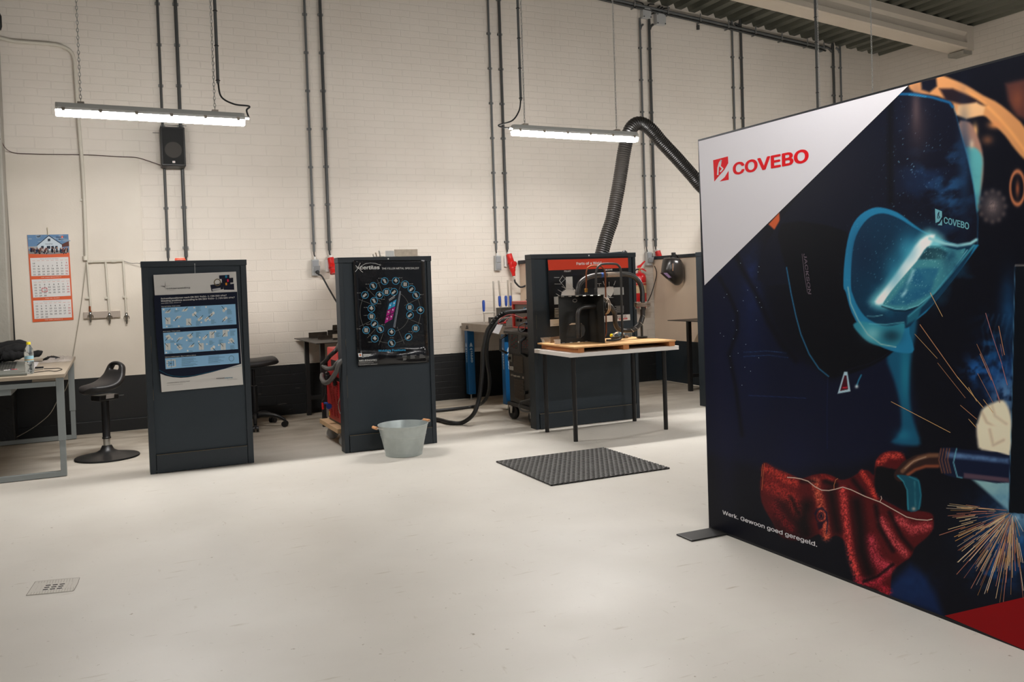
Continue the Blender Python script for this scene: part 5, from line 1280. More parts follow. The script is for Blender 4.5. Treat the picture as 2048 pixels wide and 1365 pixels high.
hose('power_cable','thin pale cable on the lower side of the red welding machine',[g(686,832,1.645),g(679,824,1.64),g(677,808,1.64),g(680,796,1.64),g(684,788,1.645)],.004,cord,'cable')
hose('power_cable','thin black cable hanging left of the red welding machine',[g(652,765,1.58),g(652,780,1.57),g(649,795,1.56),g(644,803,1.56)],.005,M_cable,'cable')
c=g(645,806,1.56); t=thing('ground_clamp','red and blue clamp hanging left of the red welding machine','clamp',c+Vector((0,0,-.06)))
MB().tube([c,c+Vector((.002,-.005,-.055))],.010,8).build('red_grip',M_red,t); MB().tube([c+Vector((.01,0,-.005)),c+Vector((.045,-.01,-.008))],.009,8).lathe([(.0,0),(.022,0),(.024,.02),(0,.02)],c+Vector((.045,-.02,-.03)),14,ax=(0,-1,0)).build('blue_knob',mat('tool_blue',(26,62,140),.4),t); MB().box((c.x+.03,c.y-.01,c.z-.12),(c.x+.05,c.y+.01,c.z-.045)).build('jaw',M_steel,t)
M_ply=mat('plywood',(196,164,126),.6,var=.12,vscale=14)
t=thing('dolly','small wooden dolly on grey castors carrying the red welding machine','dolly',(1.9,7.2,0))
MB().box((1.605,6.90,.128),(2.28,7.56,.164)).build('deck_board',M_ply,t,bevel=.001)
for xx,yy in ((1.66,6.985),(1.66,7.44),(2.2,6.985),(2.2,7.44)):
    c=MB().box((xx-.03,yy-.03,.12),(xx+.05,yy+.03,.127)).prism([(xx-.022,yy-.028,.12),(xx+.03,yy-.028,.12),(xx+.045,yy-.028,.045),(xx+.02,yy-.028,.04)],(0,.005,0)).prism([(xx-.022,yy+.023,.12),(xx+.03,yy+.023,.12),(xx+.045,yy+.023,.045),(xx+.02,yy+.023,.04)],(0,.005,0)).build('castor_fork',M_steel,t)
    MB().lathe([(0,-.017),(.035,-.017),(.048,-.016),(.052,-.008),(.052,.008),(.048,.016),(.035,.017),(0,.017)],(xx+.028,yy,.0525),24,ax=(0,1,0)).build('castor_wheel',mat('grey_castor_wheel',(176,178,180),.4),c)
# offcuts on top of the second partition
for k,(xx,yy,L_,w_,h_,rz,ti,mm) in enumerate(((2.20,6.76,.20,.05,.055,2,0,M_scrapl),(2.06,6.76,.07,.05,.045,0,0,M_steel),(1.99,6.76,.012,.06,.05,16,12,M_steel),(1.96,6.76,.010,.05,.035,20,14,M_scrapl),(1.935,6.76,.008,.05,.02,18,14,M_steel))):
    angle_piece(Vector((xx,yy,1.5455)),L_,w_,h_,rz,0,('long bright steel box offcut on top of the black poster partition, rightmost','short shiny steel offcut in the middle of the row on the black poster partition','tall narrow steel offcut left of the shiny one on the black poster partition','narrow brownish steel offcut on the black poster partition, second from left','smallest steel offcut at the left end of the row on the black poster partition')[k],mm,ry=(0,0,-12,-18,-22)[k])

# ------------------------------------------------------------------ galvanised tub
bc=Vector((2.0,6.40,0))
M_galv=mat('galvanised_zinc',(172,180,178),.40,.45,var=.10,vscale=28,bump=.05,bscale=60)
t=thing('metal_tub','round galvanised metal tub with two wooden-grip handles on the floor','tub',bc)
sx=1.0
prof=[(.0,.006),(.150,.006),(.153,.0),(.158,.002),(.160,.03),(.162,.031),(.1885,.152),(.191,.156),(.1905,.164),(.193,.168),(.196,.172),(.1955,.180),(.2125,.252),(.217,.256),(.217,.262),(.212,.263),(.2085,.255),(.190,.176),(.158,.034),(.0,.012)]
prof=[(r_*.90,z_*.91) for r_,z_ in prof]; mb=MB(); mb.lathe(prof,bc,64); o=mb.build('tub_body',M_galv,t); MB().lathe([(0,.150),(.166,.150)],bc,32).build('tub_contents',mat('dark_tub_contents',(70,74,78),.6,bump=.9,bscale=90,var=.6,vscale=60),t)
for s,ha in ((-1,188),(1,20)):
    a=R_(ha); d=Vector((math.cos(a),math.sin(a),0)); n_=Vector((-d.y,d.x,0)); c=bc+d*.189+Vector((0,0,.222))
    h_=MB().tube([c-n_*.055,c-n_*.045+d*.045+Vector((0,0,.012)),c+n_*.045+d*.045+Vector((0,0,.012)),c+n_*.055],.0035,8).build('handle_wire',M_steel,t)
    MB().cyl(c-n_*.036+d*.045+Vector((0,0,.012)),c+n_*.036+d*.045+Vector((0,0,.012)),.0115,n=14).build('wooden_grip',mat('turned_wood_grip',(206,150,104),.5),h_)

# ------------------------------------------------------------------ rubber mat, floor drain
x0,x1,ya,yb=2.478,3.386,4.849,5.715
M_rub=mat('worn_rubber',(82,80,77),.6,bump=.3,bscale=60,var=.35,vscale=6); M_rubd=mat('rubber_recess',(34,34,34),.7,var=.3,vscale=6)
t=thing('rubber_mat','grey perforated rubber mat lying flat on the floor','mat',((x0+x1)/2,(ya+yb)/2,0))
MB().box((x0,ya,.0005),(x1,yb,.003)).build('underside',M_rubd,t)
mb=MB(); nr=26; nc=24; dy=(yb-ya)/nr; dx=(x1-x0)/nc
for i in range(nr+1):
    y_=ya+i*dy; mb.box((x0,max(ya,y_-.0055),.0031),(x1,min(yb,y_+.0055),.0105))
for i in range(nr):
    for j in range(nc+1):
        x_=x0+(j+(.5 if i%2 else 0))*dx
        if x_>x1: continue
        mb.prism([(max(x0,x_-.012),ya+i*dy,.0031),(min(x1,x_+.012),ya+i*dy,.0031),(min(x1,x_+.004),ya+(i+1)*dy,.0031),(max(x0,x_-.004),ya+(i+1)*dy,.0031)],(0,0,.007))
mb.build('lattice',M_rub,t)
cz=(30,1130,12.8)
t=thing('floor_drain','white-painted square floor drain cover with dark slots at the lower left','drain',at(105,1172,z=0))
q=[at(30+a/12.8,1130+b/12.8,z=0) for a,b in ((280,795),(520,438),(1660,335),(1495,680))]
for v in q: v.z=0.0006
MB().prism(q,(0,0,.0012)).build('cover',mat('painted_drain_cover',(196,190,180),.5),t)
pr=Print(dict(z=.0018),(0,0,1),cz,base=.0)
E_=(84,76,64)
pr.line([(285,795),(520,440)],9,E_,1); pr.line([(1655,335),(1620,460),(1500,675)],9,E_,1); pr.line([(520,440),(900,398),(1300,362),(1655,335)],4,(120,112,98),1); pr.line([(285,798),(700,765),(1100,722),(1495,678)],4,(120,112,98),1)
for i in range(13):
    x=620+i*72; y=438-i*7; pr.line([(x,y),(x-22,y+40+ (40 if i>2 else 0))],7,(132,124,108),1)
for i in range(16):
    x=400+i*72; y=770-i*7; pr.line([(x,y),(x+26,y-55-(30 if i>3 else 0))],7,(132,124,108),1)
for i in range(3):
    for j in range(3):
        x=850-i*36+j*180; y=533+i*54-j*16; pr.line([(x-58,y+6),(x+58,y-8)],24,(38,36,33),1)
pr.line([(520,660),(590,540)],3,(150,140,125),1); pr.line([(635,650),(700,540)],3,(150,140,125),1); pr.line([(1290,640),(1385,460)],4,(150,140,125),1); pr.line([(1385,640),(1500,410)],4,(150,140,125),1)
pr.build('slots',t)
# ================================================================== blue-legged workbench
M_blue=mat('workbench_blue',(18,84,134),.4,bump=.03); M_plate=mat('ground_steel_plate',(142,132,122),.4,.75,var=.2,vscale=10)
BXL=3.575; 
t=thing('workbench','steel workbench with blue legs standing against the back wall','workbench',(3.95,8.5,0))
MB().box((BXL,7.92,.847),(4.32,9.10,.865)).build('top_plate',M_plate,t)
MB().box((BXL+.004,7.924,.782),(BXL+.02,9.096,.847)).box((BXL+.021,7.924,.782),(4.316,7.94,.847)).box((BXL+.021,9.08,.782),(4.316,9.096,.847)).build('side_apron',M_plate,t)
pr=Print(dict(x=BXL),(-1,0,0),(880,560,4.55),base=.0)
pr.poly([(232,447),(244,410),(258,447)],(20,20,20),1); pr.poly([(236,432),(254,432),(254,436),(236,436)],(120,112,104),2); pr.disc((185,430),4,5,(30,28,26),1,10)
pr.build('stamped_mark',t)
M_bl=(196,214,226)
for k,(xx,yy) in enumerate(((BXL+.02,8.985),(BXL+.02,7.975),(4.21,8.985),(4.21,7.975))):
    lg=MB().box((xx,yy,.06),(xx+.085,yy+.085,.781)).build('leg',M_blue,t,bevel=.006)
    MB().cyl((xx+.042,yy+.042,.0),(xx+.042,yy+.042,.008),.035,n=20).cyl((xx+.042,yy+.042,.008),(xx+.042,yy+.042,.06),.010,n=10).build('levelling_foot',M_steel,lg)
    if k<2:
        # vertical brand lettering on the near faces, a small tree mark above it
        for pl,nn,o3 in ((dict(y=yy),(0,-1,0),'y'),(dict(x=xx),(-1,0,0),'x')):
            q=Print(pl,nn,(0,0,1.0),base=.0005)
            if o3=='y':
                P=lambda u,v: Vector((xx+.0425+u,yy-.0006,v))
            else:
                P=lambda u,v: Vector((xx-.0006,yy+.0425-u,v))
            vs,fs,_=glyphs('GPPH',.02); zz0=.42; L_=.13; hh=.030
            w=[P(-(hh*.5)+hh*y_, zz0+L_*x_) if False else P(hh*.5-hh*y_, zz0+L_*x_) for x_,y_ in vs]
            w=[P(-hh*.5+hh*y_, zz0+L_-L_*x_) if False else p for (x_,y_),p in zip(vs,w)]
            q.mi(M_bl); q.mb.add(w,[q.orient(w,f) for f in fs],0)
            c=P(0,.60)
            def tri(z0,wd,ht): 
                v=[P(-wd,z0),P(wd,z0),P(0,z0+ht)]; q.mb.add(v,[q.orient(v,(0,1,2))],0)
            tri(.565,.020,.02); tri(.60,.022,.03); tri(.618,.016,.03)
            q.build('lettering',lg)
# clamps
M_tblue=mat('tool_blue',(26,62,140),.4)
def clamp(p,L,tilt,label,upright_handle=True,arm=.10):
    t=thing('bar_clamp',label,'clamp',p)
    p=Vector(p); d=Vector((math.sin(R_(tilt)),0,math.cos(R_(tilt))))
    MB().mbox(Matrix.Translation(p+d*L/2)@Matrix.Rotation(R_(tilt),4,'Y'),(.020,.008,L)).build('bar',M_steel,t,bevel=.001)
    h=p+Vector((-arm,0,.0)); z=p.z
    a=MB().mbox(Matrix.Translation(p+d*.115+Vector((-arm/2,0,0))),(arm+.02,.014,.018)).build('sliding_arm',M_steel,t,bevel=.003)
    MB().cyl(h+Vector((0,0,.015)),h+Vector((0,0,.15)),.006,n=10).lathe([(0,0),(.014,0),(.012,.012),(0,.014)],h,14).build('screw',M_steel,t)
    MB().lathe([(0,0),(.009,0),(.014,.015),(.0155,.05),(.0165,.10),(.012,.125),(0,.127)],h+Vector((0,0,.13)),14).build('handle',M_tblue,t)
    return t
Y=8.7
b=at(989,636,y=Y); clamp((b.x,Y,.866),.46,0,'bar clamp standing alone on the blue-legged workbench, leftmost clamp',arm=.125)
t=thing('clamp_holder','black steel holder box full of clamps on the blue-legged workbench','holder',(3.95,8.7,.866))
MB().box((3.872,8.65,.866),(4.06,8.655,1.03)).box((3.872,8.78,.866),(4.06,8.785,1.03)).box((3.872,8.6551,.866),(3.877,8.7799,1.03)).box((4.055,8.6551,.866),(4.06,8.7799,1.03)).box((3.8771,8.6551,.866),(4.0549,8.7799,.871)).build('box',M_dsteel,t)
def held(pbar,hx,L,tilt,label,z0=.873):
    t=thing('bar_clamp',label,'clamp',(pbar,8.72,z0))
    d=Vector((math.sin(R_(tilt)),0,math.cos(R_(tilt)))); p=Vector((pbar,8.72,z0))
    MB().mbox(Matrix.Translation(p+d*L/2)@Matrix.Rotation(R_(tilt),4,'Y'),(.020,.008,L)).build('bar',M_steel,t,bevel=.001)
    MB().cyl((hx,8.72,z0),(hx,8.72,1.05),.006,n=8).build('screw',M_steel,t)
    MB().lathe([(0,0),(.009,0),(.014,.015),(.0155,.05),(.0165,.10),(.012,.115),(0,.117)],(hx,8.72,1.045),14).build('handle',M_tblue,t)
held(3.915,3.890,.46,-3.5,'tilted bar clamp in the black holder box, its bar leaning left')
held(4.005,3.968,.46,-1,'middle bar clamp in the black holder box with a broad blue handle')
held(4.035,4.022,.43,0,'rightmost bar clamp in the black holder box, beside the red unit')
tag(MB().box((3.755,8.66,.866),(3.86,8.74,.93)).build('steel_block',M_dsteel,bevel=.002),'dark steel block on the workbench in front of the lone clamp bar','steel block')
# shut board behind the rail, small grey item on it
# ================================================================== black welding cart
M_mig=mat('charcoal_machine',(44,43,42),.5,bump=.05,bscale=120,var=.1,vscale=6)
CX=3.43; CY0=7.0; CY1=7.53
t=thing('welding_cart','tall charcoal welding machine on wheels, left of the red poster partition','welding machine',(3.75,7.27,0))
MB().box((CX+.004,CY0,.16),(4.10,CY1,.815)).build('case',M_mig,t,bevel=.006)
MB().box((CX-.012,CY0-.015,.125),(4.12,CY1+.03,.158)).build('chassis',M_mig,t,bevel=.004)
MB().box((CX-.02,CY0-.02,.817),(4.12,CY1+.05,.842)).build('top_tray',M_mig,t,bevel=.004)
fr=Print(dict(x=CX),(-1,0,0),(980,640,5.93),base=.003)
def quadm(P,th,m,name,label=None,dpt=.0):
    vs=[at(980+a/5.93,640+b/5.93,x=CX)+Vector((-.001-dpt,0,0)) for a,b in P]
    return MB().prism(vs,(-th,0,0)).build(name,m,t,label=label)
quadm([(245,165),(475,190),(480,430),(225,385)],.006,mat('control_panel',(36,36,37),.3),'control_panel')
pr=Print(dict(x=CX-.0075),(-1,0,0),(980,640,5.93),base=.0)
for P4 in ([(250,170),(335,178),(325,345),(240,330)],[(375,185),(470,195),(470,370),(362,358)]): pr.poly(P4,(52,52,54),1)
r=random.Random(9)
for i in range(9):
    for j in range(3):
        if r.random()<.75: pr.poly([(258+j*24,188+i*17),(266+j*24,189+i*17),(265+j*24,195+i*17),(257+j*24,194+i*17)],(190,40,40) if (i+j)%3==0 else (70,140,110) if (i+j)%3==1 else (120,122,120),2)
for i in range(4):
    for j in range(4):
        pr.poly([(380+j*20,250+i*24),(387+j*20,251+i*24),(387+j*20,257+i*24),(380+j*20,256+i*24)],(190,50,46) if (i+j)%2 else (100,104,102),2)
pr.poly([(395,210),(450,216),(449,232),(394,226)],(96,92,80),2)
pr.build('display_print',t)
c=at(980+350/5.93,640+262/5.93,x=CX-.008); MB().cyl(c,c+Vector((-.012,0,0)),.010,n=14).build('knob',M_steel,t)
def vents(P,n,name):
    A_,B_,C_,D_=[Vector(p) for p in P]; mb=MB()
    for i in range(n):
        a=A_.lerp(D_,(i+.15)/n); b=B_.lerp(C_,(i+.15)/n); c_=B_.lerp(C_,(i+.6)/n); d=A_.lerp(D_,(i+.6)/n)
        vs=[at(980+q[0]/5.93,640+q[1]/5.93,x=CX)+Vector((-.0005,0,0)) for q in (a,b,c_,d)]; mb.prism(vs,(-.004,0,0))
    mb.build(name,mat('vent_slats',(84,74,64),.5),t)
vents([(280,425),(390,440),(395,640),(285,620)],13,'vent_grille'); vents([(285,700),(400,722),(412,985),(295,935)],16,'vent_grille')
quadm([(222,405),(265,410),(266,500),(224,492)],.004,mat('switch_plate',(110,106,98),.5),'switch_plate')
c=at(980+240/5.93,640+455/5.93,x=CX-.005); MB().cyl(c,c+Vector((-.02,0,0)),.016,n=14).build('rotary_switch',M_blk,t)
pr=Print(dict(x=CX),(-1,0,0),(980,640,5.93),base=.0012)
pr.poly([(236,550),(278,556),(279,600),(237,592)],(200,198,192),1); pr.line([(242,562),(272,568)],5,(60,60,60),2); pr.line([(242,580),(274,586)],4,(60,60,60),2)
pr.text('MIG 450',(283,672),(357,684),(284,648),(214,206,188),1,.03); pr.line([(250,646),(278,650)],4,(200,192,176),1); pr.line([(250,658),(278,662)],4,(200,192,176),1)
pr.text('S',(386,696),(402,698),(387,664),(214,206,188),1,.04)
pr.build('lettering',t)
for y_ in (7.56,7.11):
    MB().tube([(CX,y_,.80),(CX-.062,y_,.765),(CX-.068,y_,.66),(CX,y_,.625)],.014,8,smooth=False).build('handle',M_blk,t)
for k,(xx,yy) in enumerate(((3.455,7.45),(3.455,7.02),(4.02,7.45),(4.02,7.02))):
    w_=MB().lathe([(0,-.018),(.04,-.018),(.046,-.02),(.062,-.018),(.068,-.010),(.068,.010),(.062,.018),(.046,.02),(.04,.018),(0,.018)],(xx-.02,yy,.068),28,ax=(1,.25,0)).build('wheel',M_blk,t)
    MB().prism([(xx-.050,yy-.028,.124),(xx-.050,yy+.028,.124),(xx-.050,yy+.016,.06),(xx-.050,yy-.016,.06)],(.005,0,0)).prism([(xx+.01,yy-.028,.124),(xx+.01,yy+.028,.124),(xx+.01,yy+.016,.06),(xx+.01,yy-.016,.06)],(.005,0,0)).cyl((xx-.055,yy,.068),(xx-.045,yy,.068),.010,n=10).build('wheel_fork',M_steel,w_)
g=lambda a,b,x: at(980+a/5.93,640+b/5.93,x=x)
a=g(495,950,3.40); b_=g(365,985,3.37)
MB().cyl(a,b_,.016,n=12).build('cable_plug',M_blk,t)
MB().tube(catmull([b_,g(345,1015,3.36),g(355,1060,3.36),g(400,1085,3.37),g(470,1090,3.39),g(510,1080,3.41)],6),.008,8).build('lead_cable',M_hose,t)
c=g(440,860,CX); MB().cyl(c,c+Vector((-.03,0,0)),.018,n=14).build('power_socket',M_blk,t)
# red wire feeder on top
RXp=3.47; g=lambda a,b,x=RXp: at(990+a/22.75,600+b/22.75,x=x)
M_rf=mat('wire_feeder_red',(176,38,30),.4); M_rfd=mat('wire_feeder_top',(150,72,66),.5); M_gf=mat('grey_control_face',(92,84,78),.5)
t=thing('wire_feeder','red framed wire feeder unit sitting on top of the charcoal welding machine','wire feeder',(3.7,7.28,.843))
MB().box((RXp+.02,7.06,.885),(3.98,7.47,1.105)).build('case',M_gf,t)
for (p0,p1) in (((RXp,7.04,1.095),(4.0,7.50,1.125)),((RXp,7.04,.870),(4.0,7.50,.8849)),((RXp,7.471,.8851),(4.0,7.50,1.0949)),((RXp,7.04,.8851),(4.0,7.059,1.0949))):
    MB().box(p0,p1).build('frame',M_rf if p0[2]<1.0 else M_rfd,t,bevel=.003)
for yy in (7.12,7.42): MB().box((RXp+.06,yy-.02,.843),(3.9,yy+.02,.8695)).build('foot',M_blk,t)
for a,b in ((1060,920),(1200,930)):
    c=g(a,b,RXp+.02); MB().cyl(c,c+Vector((-.022,0,0)),.014,n=12).build('knob',M_blk,t)
c=g(1000,925,RXp+.02); MB().cyl(c,c+Vector((-.012,0,0)),.008,n=10).build('button',M_red,t)
c=g(1370,385,RXp+.02); MB().cyl(c,c+Vector((-.012,0,0)),.008,n=10).build('button',mat('cyan_button',(60,170,215),.4),t)
for a,b,m_ in ((1480,820,M_rf),(1480,1070,M_tblue)):
    c=g(a,b,RXp+.02); MB().cyl(c,c+Vector((-.03,.0,0)),.012,n=12).build('coupling',m_,t); MB().cyl(c+Vector((-.03,0,0)),c+Vector((-.042,0,0)),.010,n=10).build('brass_end',mat('brass',(180,130,60),.35,.8),t)
MB().box((3.60,7.35,1.1255),(3.78,7.45,1.140)).build('top_handle',M_hose,t)
t=thing('coolant_unit','small grey unit with red knob and blue coupling left of the wire feeder','cooling unit',(3.67,8.0,.866))
c0=at(1016,655,y=7.66); MB().box((3.60,7.93,.866),(3.74,8.07,.95)).build('case',M_gf,t,bevel=.004)
MB().cyl((3.60,7.97,.905),(3.575,7.97,.905),.014,n=12).cyl((3.60,7.94,.905),(3.575,7.94,.905),.014,n=12).build('red_knob',M_red,t)
MB().cyl((3.60,8.01,.935),(3.50,8.07,.92),.012,n=12).build('coupling',M_steel,t)
tt=None
# thick torch hose
H=[]; 
def hp(px,py,y=None,z=None): return at(px,py,y=y) if z is None else at(px,py,z=z)
r_=.021
P=[hp(1058,621,7.12),hp(1040,623,7.14),hp(1022,624,7.18),hp(1010,626,7.2)]
t=thing('torch_hose','thick black torch hose arching from the wire feeder down onto the floor','hose',(3.0,7.2,0))
MB().tube(P[:4],.021,14,rf=lambda u: 1.15 if u<.25 else .95).build('connector',M_blk,t)
c=hp(1060,621,7.115); MB().lathe([(0,0),(.045,0),(.045,.03),(.03,.035),(0,.035)],c+Vector((.02,0,0)),24,ax=(-1,.1,0)).build('connector_flange',M_blk,t)
P2=catmull([hp(1010,626,7.2),hp(1000,631,7.22),hp(990,640,7.23),hp(981,652,7.24)],14)
MB().tube(P2,.021,12,rf=lambda u: 1.0+.16*math.sin(u*2*math.pi*18)).build('bend_guard',M_blk,t)
P3=[hp(983,650,7.24),hp(974,664,7.25),hp(966,700,7.26),hp(964.6,736,7.27),hp(962,769,7.28),hp(957,802,7.29),hp(946,830,7.29),hp(924,846,z=.022),hp(902,846,z=.022),hp(880,840.5,z=.022),hp(850,835,z=.022)]
P3[6].z=max(P3[6].z,.03)
MB().tube(catmull(P3,10),.0195,12).build('hose_run',M_cable,t)
t=thing('torch_hose','second black hose hanging just right of the thick one, lying further back on the floor','hose',(3.1,7.6,0))
P4=[hp(1012,640,7.55),hp(1000,643,7.5),hp(989,652,7.5),hp(977,674,7.52),hp(973.5,700,7.55),hp(974.5,727,7.6),hp(978,747,7.65),hp(979,771,7.75),hp(974.5,793,7.85),hp(963.5,807,7.95),hp(946,814,z=.019),hp(913,818,z=.019),hp(880,821.5,z=.019),hp(850,824,z=.019)]
MB().tube(catmull(P4,10),.017,12).build('hose_run',M_cable,t)
vs=[at(a,b,y=7.20) for a,b in ((994.4,649),(1005.6,650),(997.4,668.7),(985,665.6))]
t=thing('paper_tag','white paper tag hanging from the hoses in front of the workbench','tag',(vs[2].x,7.2,vs[2].z))
MB().prism(vs,(0,.0012,0)).build('tag_sheet',M_page,t); MB().tube(catmull([vs[0].lerp(vs[1],.2),at(1000,645,y=7.2),at(1004,640,y=7.2)],4),.0015,5).build('string',M_cable,t)
g=lambda a,b,y: at(990+a/22.75,600+b/22.75,y=y)
hose('red_cable','thin red cable arching left from the wire feeder couplings',[g(1360,830,7.1),g(1200,820,7.1),g(1000,740,7.1),g(760,680,7.12),g(560,700,7.13),g(350,810,7.14),g(190,940,7.15),g(140,1080,7.15),g(230,1090,7.15),g(420,1000,7.15),g(600,850,7.2),g(760,740,7.3)],.0035,mat('dark_red_cable',(140,48,46),.5),'cable')
hose('feeder_cable','black cable loop hanging in front of the wire feeder',[g(1420,960,7.08),g(1440,1060,7.06),g(1330,1060,7.05),g(1180,1110,7.05),g(1090,1200,7.05),g(1060,1320,7.05),g(1110,1440,7.05),g(1240,1430,7.05),g(1360,1330,7.05),g(1390,1200,7.05),g(1400,1060,7.07)],.005,M_cable,'cable')

# ================================================================== white table, pallet, welded pipe sample
M_wtop=mat('white_table_top',(222,216,210),.4); M_tleg=mat('black_table_leg',(32,31,31),.3,.3)
t=thing('table','white rectangular table on four round black legs in front of the red poster','table',(3.83,6.38,0))
MB().box((3.305,6.05,.686),(4.355,6.705,.720)).build('tabletop',M_wtop,t,bevel=.0015)
for xx,yy in ((3.352,6.095),(4.258,6.135),(3.362,6.62),(4.278,6.655)):
    MB().cyl((xx,yy,0),(xx,yy,.6859),.0185,n=20).cyl((xx,yy,.676),(xx,yy,.6859),.035,n=20).build('leg',M_tleg,t)
M_pine=mat('pallet_pine',(206,160,108),.65,bump=.15,bscale=30,var=.18,vscale=9); M_pined=mat('pallet_pine_side',(176,112,62),.7,bump=.2,bscale=40,var=.2,vscale=12)
t=thing('pallet_board','flat wooden pallet board lying on the white table under the pipe sample','pallet',(3.83,6.37,.7205))
MB().box((3.335,6.03,.759),(4.312,6.70,.771)).build('deck',M_pine,t,bevel=.001)
for x0_,x1_ in ((3.37,3.425),(3.795,3.85),(4.25,4.308)): MB().box((x0_,6.04,.7205),(x1_,6.69,.7588)).build('runner',M_pined,t)
PZ=.7715
M_raw=mat('blued_steel_plate',(58,58,56),.38,.65,var=.3,vscale=5,bump=.04); M_pipe2=mat('dark_steel_pipe',(70,68,66),.36,.7,var=.22,vscale=14); M_weld=mat('bright_weld_bead',(190,184,176),.35,.8)
M_cop=mat('copper_tube',(128,72,46),.35,.8,var=.2,vscale=20); M_fl=mat('machined_flange',(150,134,120),.35,.75,var=.25,vscale=25)
t=thing('pipe_sample','welded sample of dark steel plates, bent pipes, flanges and copper tube on the pallet','welded assembly',(3.75,6.4,PZ))
def plate_hole(outer,hole,d,name,m):
    n=len(outer); O=[Vector(p) for p in outer]; Hh=[Vector(p) for p in hole]; d=Vector(d)
    vs=O+Hh+[p+d for p in O]+[p+d for p in Hh]; fs=[]
    for i in range(n):
        j=(i+1)%n
        fs+=[(i,j,n+j,n+i),(2*n+i,3*n+i,3*n+j,2*n+j),(i,2*n+i,2*n+j,j),(n+i,n+j,3*n+j,3*n+i)]
    return MB().add(vs,fs).build(name,m,t,weld=True)
yb=6.47; Z1=1.172
def h(a,b): p=at(1110+a/11.37,580+b/11.37,y=yb); return p
hole=[h(245,1040),h(325,790),h(380,758),h(590,752),h(670,820),h(695,930),h(660,1030),h(580,1098),h(275,1105)]
xl,xr=3.435,3.716
outer=[(xl,yb,PZ+.08),(xl,yb,1.0),(xl,yb,Z1),(xr,yb,Z1),(xr,yb,1.02),(xr,yb,.90),(xr,yb,.82),(xr,yb,PZ),(xl,yb,PZ)]
plate_hole(outer,hole,(0,.006,0),'back_plate',M_raw)
MB().box((xr,6.205,PZ),(xr+.006,yb+.006,Z1)).build('side_plate',M_raw,t)
MB().prism([(xl-.004,yb-.03,Z1),(xl-.004,yb+.01,Z1),(xr+.006,yb+.01,Z1),(xr+.006,6.203,Z1)],(0,0,.006)).build('top_plate',M_raw,t)
for k in range(4): c=Vector((xl+.03+k*.075,yb-.004,PZ+.002)); MB().tube([c-Vector((.012,0,0)),c+Vector((.012,0,0))],.004,6).build('weld_bead',M_weld,t)
for k in range(6): 
    u=.06+k*.17; c=Vector((xl,yb-.03,Z1-.001)).lerp(Vector((xr,6.205,Z1-.001)),u); e=Vector((.75,-.66,0))*.012; MB().tube([c-e,c+e],.0035,6).build('weld_bead',M_weld,t)
c=h(450,245); MB().tube([c+Vector((math.cos(a)*.020,-.001,math.sin(a)*.013)) for a in np.linspace(0,6.283,13)],.0035,6).build('weld_ring',M_weld,t)
S=lambda px,py,y: at(px,py,y=y)
y0=6.345
MB().tube(catmull([S(1192.5,612.5,y0),S(1180,613.5,y0),S(1168,614.5,y0),S(1160,618,y0),S(1156.5,625,y0),S(1155.8,633,y0),S(1156,645,y0),S(1156.3,661,y0)],6),.0205,18).build('inner_elbow_pipe',M_pipe2,t)
MB().tube([S(1156.3,660,y0),S(1156.6,671,y0)],.0125,14).build('inner_pipe_end',M_pipe2,t)
c0=S(1200,612.5,y0).z; cx0=xr+.070
MB().cyl((xr+.0061,y0,c0),(cx0,y0,c0),.024,n=20).build('pipe_collar',M_raw,t)
MB().cyl((cx0,y0,c0),(cx0+.011,y0,c0),.050,n=36).build('flange',M_raw,t)
MB().cyl((cx0+.018,y0,c0),(cx0+.030,y0,c0),.072,n=40).build('flange',M_fl,t); MB().cyl((cx0+.034,y0,c0),(cx0+.046,y0,c0),.072,n=40).build('flange',M_fl,t)
for k in range(6):
    a=k*math.pi/3+.5; MB().cyl((cx0+.011,y0+math.cos(a)*.05,c0+math.sin(a)*.05),(cx0+.0178,y0+math.cos(a)*.05,c0+math.sin(a)*.05),.009,n=6).build('bolt',M_weld,t)
xb=cx0+.046
q=[Vector((xb,y0,c0)),Vector((xb+.03,y0,c0)),S(1225,619,6.35),S(1229,626,6.36),S(1230,636,6.37),S(1230.5,646,6.38),S(1234,655,6.39),S(1241,660,6.40),S(1250,661.5,6.42),S(1262,661,6.43)]
MB().tube(catmull(q,6),.0205,18).build('lower_pipe',M_pipe2,t)
yv=6.47
MB().tube([S(1262,661,6.43),S(1272,657,6.45)],.0225,18).build('pipe_segment',M_pipe2,t); MB().tube([S(1270,658,6.445),S(1282,646,6.46)],.0225,18).build('pipe_segment',M_pipe2,t); MB().tube([S(1280.5,649,6.46),S(1286,632,yv)],.0225,18).build('pipe_segment',M_pipe2,t); MB().tube([S(1285.6,634,yv),S(1285.3,613,yv)],.0225,18).build('pipe_segment',M_pipe2,t)
for a_,b_,yy in ((1262,661,6.43),(1271,657.5,6.45),(1281,648,6.46),(1285.8,633,yv)):
    p=S(a_,b_,yy); MB().tube([p+Vector((-.016,-.023,.012)),p+Vector((.0,-.025,.0)),p+Vector((.012,-.022,-.014))],.003,6).build('weld_bead',M_weld,t)
cf=S(1284.5,609.5,yv)
for dz in (-.0175,.001): MB().cyl(cf+Vector((0,0,dz)),cf+Vector((0,0,dz+.0165)),.073,n=40).build('flange',M_fl,t)
for k in range(6):
    a=k*math.pi/3-1.45; c=cf+Vector((math.cos(a)*.056,math.sin(a)*.056,0)); MB().cyl(c+Vector((0,0,-.040)),c+Vector((0,0,-.0178)),.006,n=8).cyl(c+Vector((0,0,.0177)),c+Vector((0,0,.026)),.009,n=6).build('bolt',M_weld,t)
y2=6.52
